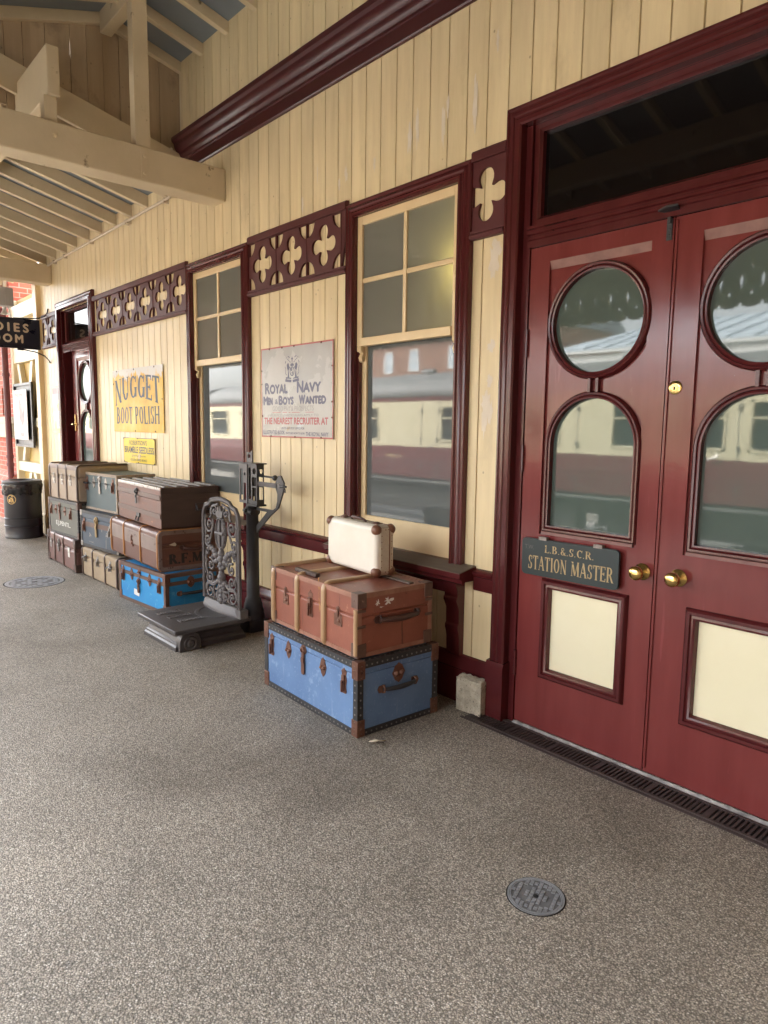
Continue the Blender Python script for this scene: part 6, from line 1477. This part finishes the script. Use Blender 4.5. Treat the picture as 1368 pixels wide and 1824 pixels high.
# steelyard : two arms, poise, curved bracket
m = MB(); m.box(-4.36, -4.035, -.190, -.182, 1.083, 1.116)
for q in range(13): m.box(-4.30+.018*q, -4.298+.018*q, -.1912, -.183, 1.088, 1.105)
arm = wp('graduated_arm', m, 'cast_grey', bevel=.002)
m = MB(); m.tube([(-4.37, -.182, 1.160), (-4.10, -.182, 1.153)], .007, 10); wp('upper_arm', m, 'cast', arm, smooth=50)
m = MB(); m.lathe([(0, -.017), (.011, -.0165), (.018, -.010), (.020, 0), (.018, .010), (.011, .0165), (0, .017)], (-4.105, -.182, 1.153), (1, 0, 0), 18); wp('poise_weight', m, 'cast', arm, smooth=60)
m = MB()
holed(m, [(-4.345, .735), (-4.165, .878), (-4.055, .945), (-4.012, 1.03), (-3.985, 1.085), (-3.984, 1.125), (-4.022, 1.172), (-4.052, 1.172), (-4.088, 1.12), (-4.086, 1.085), (-4.064, 1.045), (-4.066, .99), (-4.085, .945), (-4.125, .925), (-4.345, .925), (-4.345, .905), (-4.20, .905), (-4.345, .79)], [rrect(-4.066, -4.03, 1.084, 1.118, .004)], -.190, .012)
br_ = wp('beam_bracket', m, 'cast', bevel=.003)
m = MB(); m.tube([(-4.03, -.184, 1.10), (-3.985, -.184, 1.10)], .012, 12); m.tube([(-4.0, -.184, 1.10), (-3.965, -.184, 1.10)], .009, 10); m.tube([(-3.99, -.184, 1.085), (-3.982, -.184, 1.06), (-3.972, -.184, 1.06), (-3.972, -.184, 1.085)], .0035, 6); wp('beam_knob', m, 'cast', br_, smooth=50)

# ------------------------------------------------------------------ across the platform: coaches, other canopy, houses (seen mirrored in the panes)
MAT['coach_cream'] = aged('coach_cream', (0.66, 0.60, 0.40), (0.70, 0.64, 0.44), 1.2, rough=0.18, bmp=0.05, bscale=3)
MAT['coach_red'] = aged('coach_crimson', (0.13, 0.034, 0.038), (0.15, 0.042, 0.046), 1.2, rough=0.12, bmp=0.08, bscale=2.5)
MAT['coach_roof'] = aged('coach_grey_roof', (0.10, 0.105, 0.10), (0.16, 0.16, 0.155), 2.5, (1, 1, 3), 0.6, bmp=0.05, spots=[((0.26, 0.26, 0.25), 6, 0.68)])
MAT['coach_under'] = aged('coach_underframe', (0.014, 0.014, 0.014), (0.035, 0.033, 0.03), 4, rough=0.7)
MAT['coach_glass'] = glass_mat('coach_glass', (0.02, 0.028, 0.03), ior=1.5)
MAT['tin'] = aged('pale_blue_tin_roof', (0.36, 0.42, 0.46), (0.44, 0.50, 0.54), 1.5, rough=0.45, bmp=0)
MAT['white_paint'] = aged('white_paint', (0.70, 0.70, 0.66), (0.76, 0.76, 0.72), 2, rough=0.5, bmp=0)
MAT['buff_letter'] = aged('coach_number_paint', (0.62, 0.50, 0.25), (0.66, 0.55, 0.30), 5, rough=0.4, bmp=0)
CY = -8.4; CL = 19.6
def coach(x0):
    t = thing('railway_coach', 'crimson and cream coach across the platform mirrored in the door panes', 'railway coach', (x0+CL/2, CY-1.35, -.95))
    off = V((x0+CL/2, CY-1.35, -.95))
    def cpart(name, mb, mat, parent=None, **kw):
        mb.v = [p-off for p in mb.v]; return mb.build(name, mat, parent or t, **kw)
    x1 = x0+CL
    wins = [(-21.7, -20.46), (-18.9, -17.6), (-16.3, -15.0), (-13.9, -13.0), (-10.86, -10.36), (-8.95, -7.68), (-6.61, -5.62), (-5.45, -4.62), (-4.27, -3.1)]
    wins = [(a, b) for a, b in wins if a > x0+.1 and b < x1-.1]
    m = MB(); xs = sorted([x0, x1]+[e for o in wins for e in o])
    for a, b in zip(xs[:-1], xs[1:]):
        op = any(o[0] < (a+b)/2 < o[1] for o in wins)
        if op: m.box(a, b, CY-.05, CY, 1.075, 1.20); m.box(a, b, CY-.05, CY, 2.00, 2.12)
        else: m.box(a, b, CY-.05, CY, 1.075, 2.12)
    body = cpart('upper_body', m, 'coach_cream', smooth=0)
    m = MB(); m.prism([(x0, CY, 1.0745), (x0, CY+.02, .80), (x0, CY-.01, .36), (x0, CY-2.69, .36), (x0, CY-2.7, 1.0745)], (CL, 0, 0)); m.box(x0, x1, CY-.02, CY+.004, 2.1205, 2.215); cpart('lower_body', m, 'coach_red', smooth=0)
    m = MB(); m.box(x0+.02, x1-.02, CY-2.7, CY-.06, 1.08, 2.21); cpart('interior', m, 'dark', smooth=0)
    m = MB(); P = [(CY+.012, 2.2155)] + [(CY-1.35+1.375*math.cos(a), 2.24+.62*math.sin(a)) for a in [PI*i/16 for i in range(17)]] + [(CY-2.71, 2.2155)]
    m.xpro(P, x0-.02, x1+.02)
    roof = cpart('roof', m, 'coach_roof', smooth=50)
    for vx_ in (-19, -15.5, -12.2, -9.8, -6.75, -4.0):
        if x0 < vx_ < x1:
            m = MB(); m.lathe([(.16, 0), (.16, .05), (.12, .12), (.05, .15), (0, .155)], (vx_, CY-.95, 2.80), (0, .1, 1), 14); m.tube([(vx_-.2, CY-.95, 2.86), (vx_+.2, CY-.95, 2.86)], .09, 10); cpart('roof_vent', m, 'coach_roof', roof, smooth=50)
    for a, b in wins:
        m = MB(); m.sweep(rrect(a+.0, b-.0, 1.20, 2.0, .10), [(0, .004), (-.0, .014), (.03, .014), (.036, .006), (.036, -.05)], True, (0, CY, 0), nrm=(0, 1, 0)); m.box(a+.03, b-.03, CY-.03, CY-.005, 1.71, 1.74)
        f = cpart('window_frame', m, 'coach_cream', body, smooth=40)
        m = MB(); m.box(a, b, CY-.045, CY-.04, 1.2, 2.0); cpart('window_pane', m, 'coach_glass', body, smooth=0)
    m = MB()
    for dxx in (-19.66, -17.0, -14.5, -11.48, -10.93, -10.25, -7.3, -4.42, -2.9):
        if x0 < dxx < x1:
            m.box(dxx-.006, dxx+.006, CY, CY+.003, .40, 2.12)
            for z in (.62, 1.25, 1.9): m.box(dxx-.02, dxx+.02, CY+.003, CY+.03, z-.04, z+.04)
    cpart('door_edges', m, 'coach_roof', body, smooth=0)
    m = MB()
    for dxx in (-20.0, -11.08, -4.75):
        if x0 < dxx < x1: m.tube([(dxx-.12, CY+.05, 1.06), (dxx, CY+.06, 1.10), (dxx+.03, CY+.04, 1.14)], .014, 6)
    cpart('door_handle', m, 'steel_hw', body)
    m = MB(); m.box(x0+.2, x1-.2, CY-2.4, CY-.25, -.05, .36); m.box(x0+5, x1-5, CY-.6, CY-.2, -.45, .1)
    for bx in (x0+2.9, x1-2.9):
        m.box(bx-1.7, bx+1.7, CY-.55, CY-.35, -.30, -.06)
        for q in (-1.25, 1.25):
            m.lathe([(0, 0), (.46, 0), (.46, .1), (.40, .12), (.12, .12), (.1, .2), (0, .2)], (bx+q, CY-.75, -.5), (0, 1, 0), 24)
            m.box(bx+q-.16, bx+q+.16, CY-.5, CY-.3, -.62, -.36)
            for r in (-.45, .45):
                for z in range(4): m.tube([(bx+q+r, CY-.42, -.58+.09*z), (bx+q+r, CY-.42, -.54+.09*z)], .09, 10)
    cpart('underframe', m, 'coach_under', smooth=40)
    m = MB(); m.box(x0+.3, x1-.3, CY-.05, CY+.015, .26, .30); cpart('step_board', m, 'coach_roof', smooth=0)
    if x0 < -12.4 < x1:
        m = MB(); text(m, 'S 34556', 12.12, 12.66, .775, .865, 0, .012, org=(0, CY+.019, 0), ux=(-1, 0, 0)); cpart('running_number', m, 'buff_letter', body, smooth=0, recalc=False)
    return t
c1 = coach(-22.0)
def dup_tree(o, parent=None):
    c = o.copy(); C.objects.link(c)
    if parent: c.parent = parent
    for ch in list(o.children):
        if not ch.name.startswith('running_number'): dup_tree(ch, c)
    return c
c2 = dup_tree(c1); c2.location.x -= CL+.45; c2['label'] = 'crimson and cream coach coupled beyond the one numbered S 34556'
c1['group'] = c2['group'] = 'coaches standing at the platform'
c1['label'] = 'crimson and cream coach numbered S 34556 mirrored in the window panes'


GS = thing('light_block_shed', 'dark unseen shed added beyond the coach to cut light from that side', 'light blocker', (12.6, -14, -.95))  # out-of-view shed, added only to cut light from the near end
m = MB(); m.box(-10.9, 18, -6, 6.6, 0, 7.5); m.build('blocker_walls', 'dark_board', GS, smooth=0)
m = MB(); m.prism([(-11.4, 7.0, 7.5), (-11.4, -6.4, 7.5), (-11.4, .3, 10.5)], (30, 0, 0)); m.build('roof', 'sheet', GS, smooth=0)
F_ = thing('far_canopy', 'opposite platform canopy with pale blue tin roof mirrored in round panes', 'canopy', (-10, -20, -.95))
FO = V((-10, -20, -.95))
def fpart(name, mb, mat, **kw):
    mb.v = [p-FO for p in mb.v]; return mb.build(name, mat, F_, **kw)
fy0, fz0, fy1, fz1 = -17.2, 4.10, -22.0, 5.45
FX0, FX1 = -14.2, 14
m = MB(); m.prism([(FX0, fy0, fz0), (FX0+1.2, fy1, fz1), (FX1, fy1, fz1), (FX1, fy0, fz0)], (0, 0, -.05)); m.prism([(FX0, -26.8, fz0), (FX0+1.2, fy1, fz1), (FX1, fy1, fz1), (FX1, -26.8, fz0)], (0, 0, -.05)); fpart('tin_roof', m, 'tin', smooth=0)
m = MB(); x = FX0+1.3
while x < FX1: m.beam((x, fy0, fz0+.02), (x, fy1, fz1+.02), .06, .06); x += .75
fpart('roof_rib', m, 'tin', smooth=0)
m = MB(); m.box(FX0, FX1, fy0-.05, fy0+.05, fz0-.14, fz0-.06); m.box(FX0, FX1, fy0-.16, fy0-.05, fz0-.42, fz0-.20); m.box(FX0, FX1, fy0-.3, fy0-.16, fz0-.9, fz0-.5); fpart('fascia', m, 'white_paint', smooth=0)
m = MB(); m.box(FX0+1, FX1-1, fy0-.3, fy0-.1, 3.0, 3.3)
for x in (-16, -11, -6, -1, 4, 9): m.tube([(x, fy0-1.2, -.95), (x, fy0-1.2, fz0+.2)], .10, 10)
fpart('posts', m, 'cast', smooth=40)
m = MB(); m.box(FX0-20, FX1, -26, -13.6, -.94, 0); struct(m.build('far_platform', 'stone_edge'))
# houses
HB = thing('brick_house', 'brown brick house behind the coaches mirrored in the big window', 'house', (-36, -36, -.95))
m = MB(); m.box(-11, 9, -8, 0, 0, 9.3); m.build('brick_walls', 'brick_far', HB, smooth=0)
m = MB(); m.prism([(-11.3, .3, 9.3), (-11.3, -8.3, 9.3), (-11.3, -4, 12.0)], (20.6, 0, 0)); m.build('roof', 'sheet', HB, smooth=0)
for x in (-8, -5.0, -0.75, 2.6, 6.2):
    for z in (3.2, 6.9):
        m = MB(); m.sweep([(x, z), (x+1.0, z), (x+1.0, z+1.7), (x, z+1.7)], [(0, 0), (0, .05), (.09, .05), (.09, 0)], True, (0, .002, 0), nrm=(0, 1, 0)); m.box(x+.05, x+.95, .01, .04, z+.80, z+.88); f = m.build('window', 'white_paint', HB, smooth=0)
        m = MB(); m.box(x+.05, x+.95, .004, .012, z+.05, z+1.65); m.build('window_pane', 'tin', f, smooth=0)
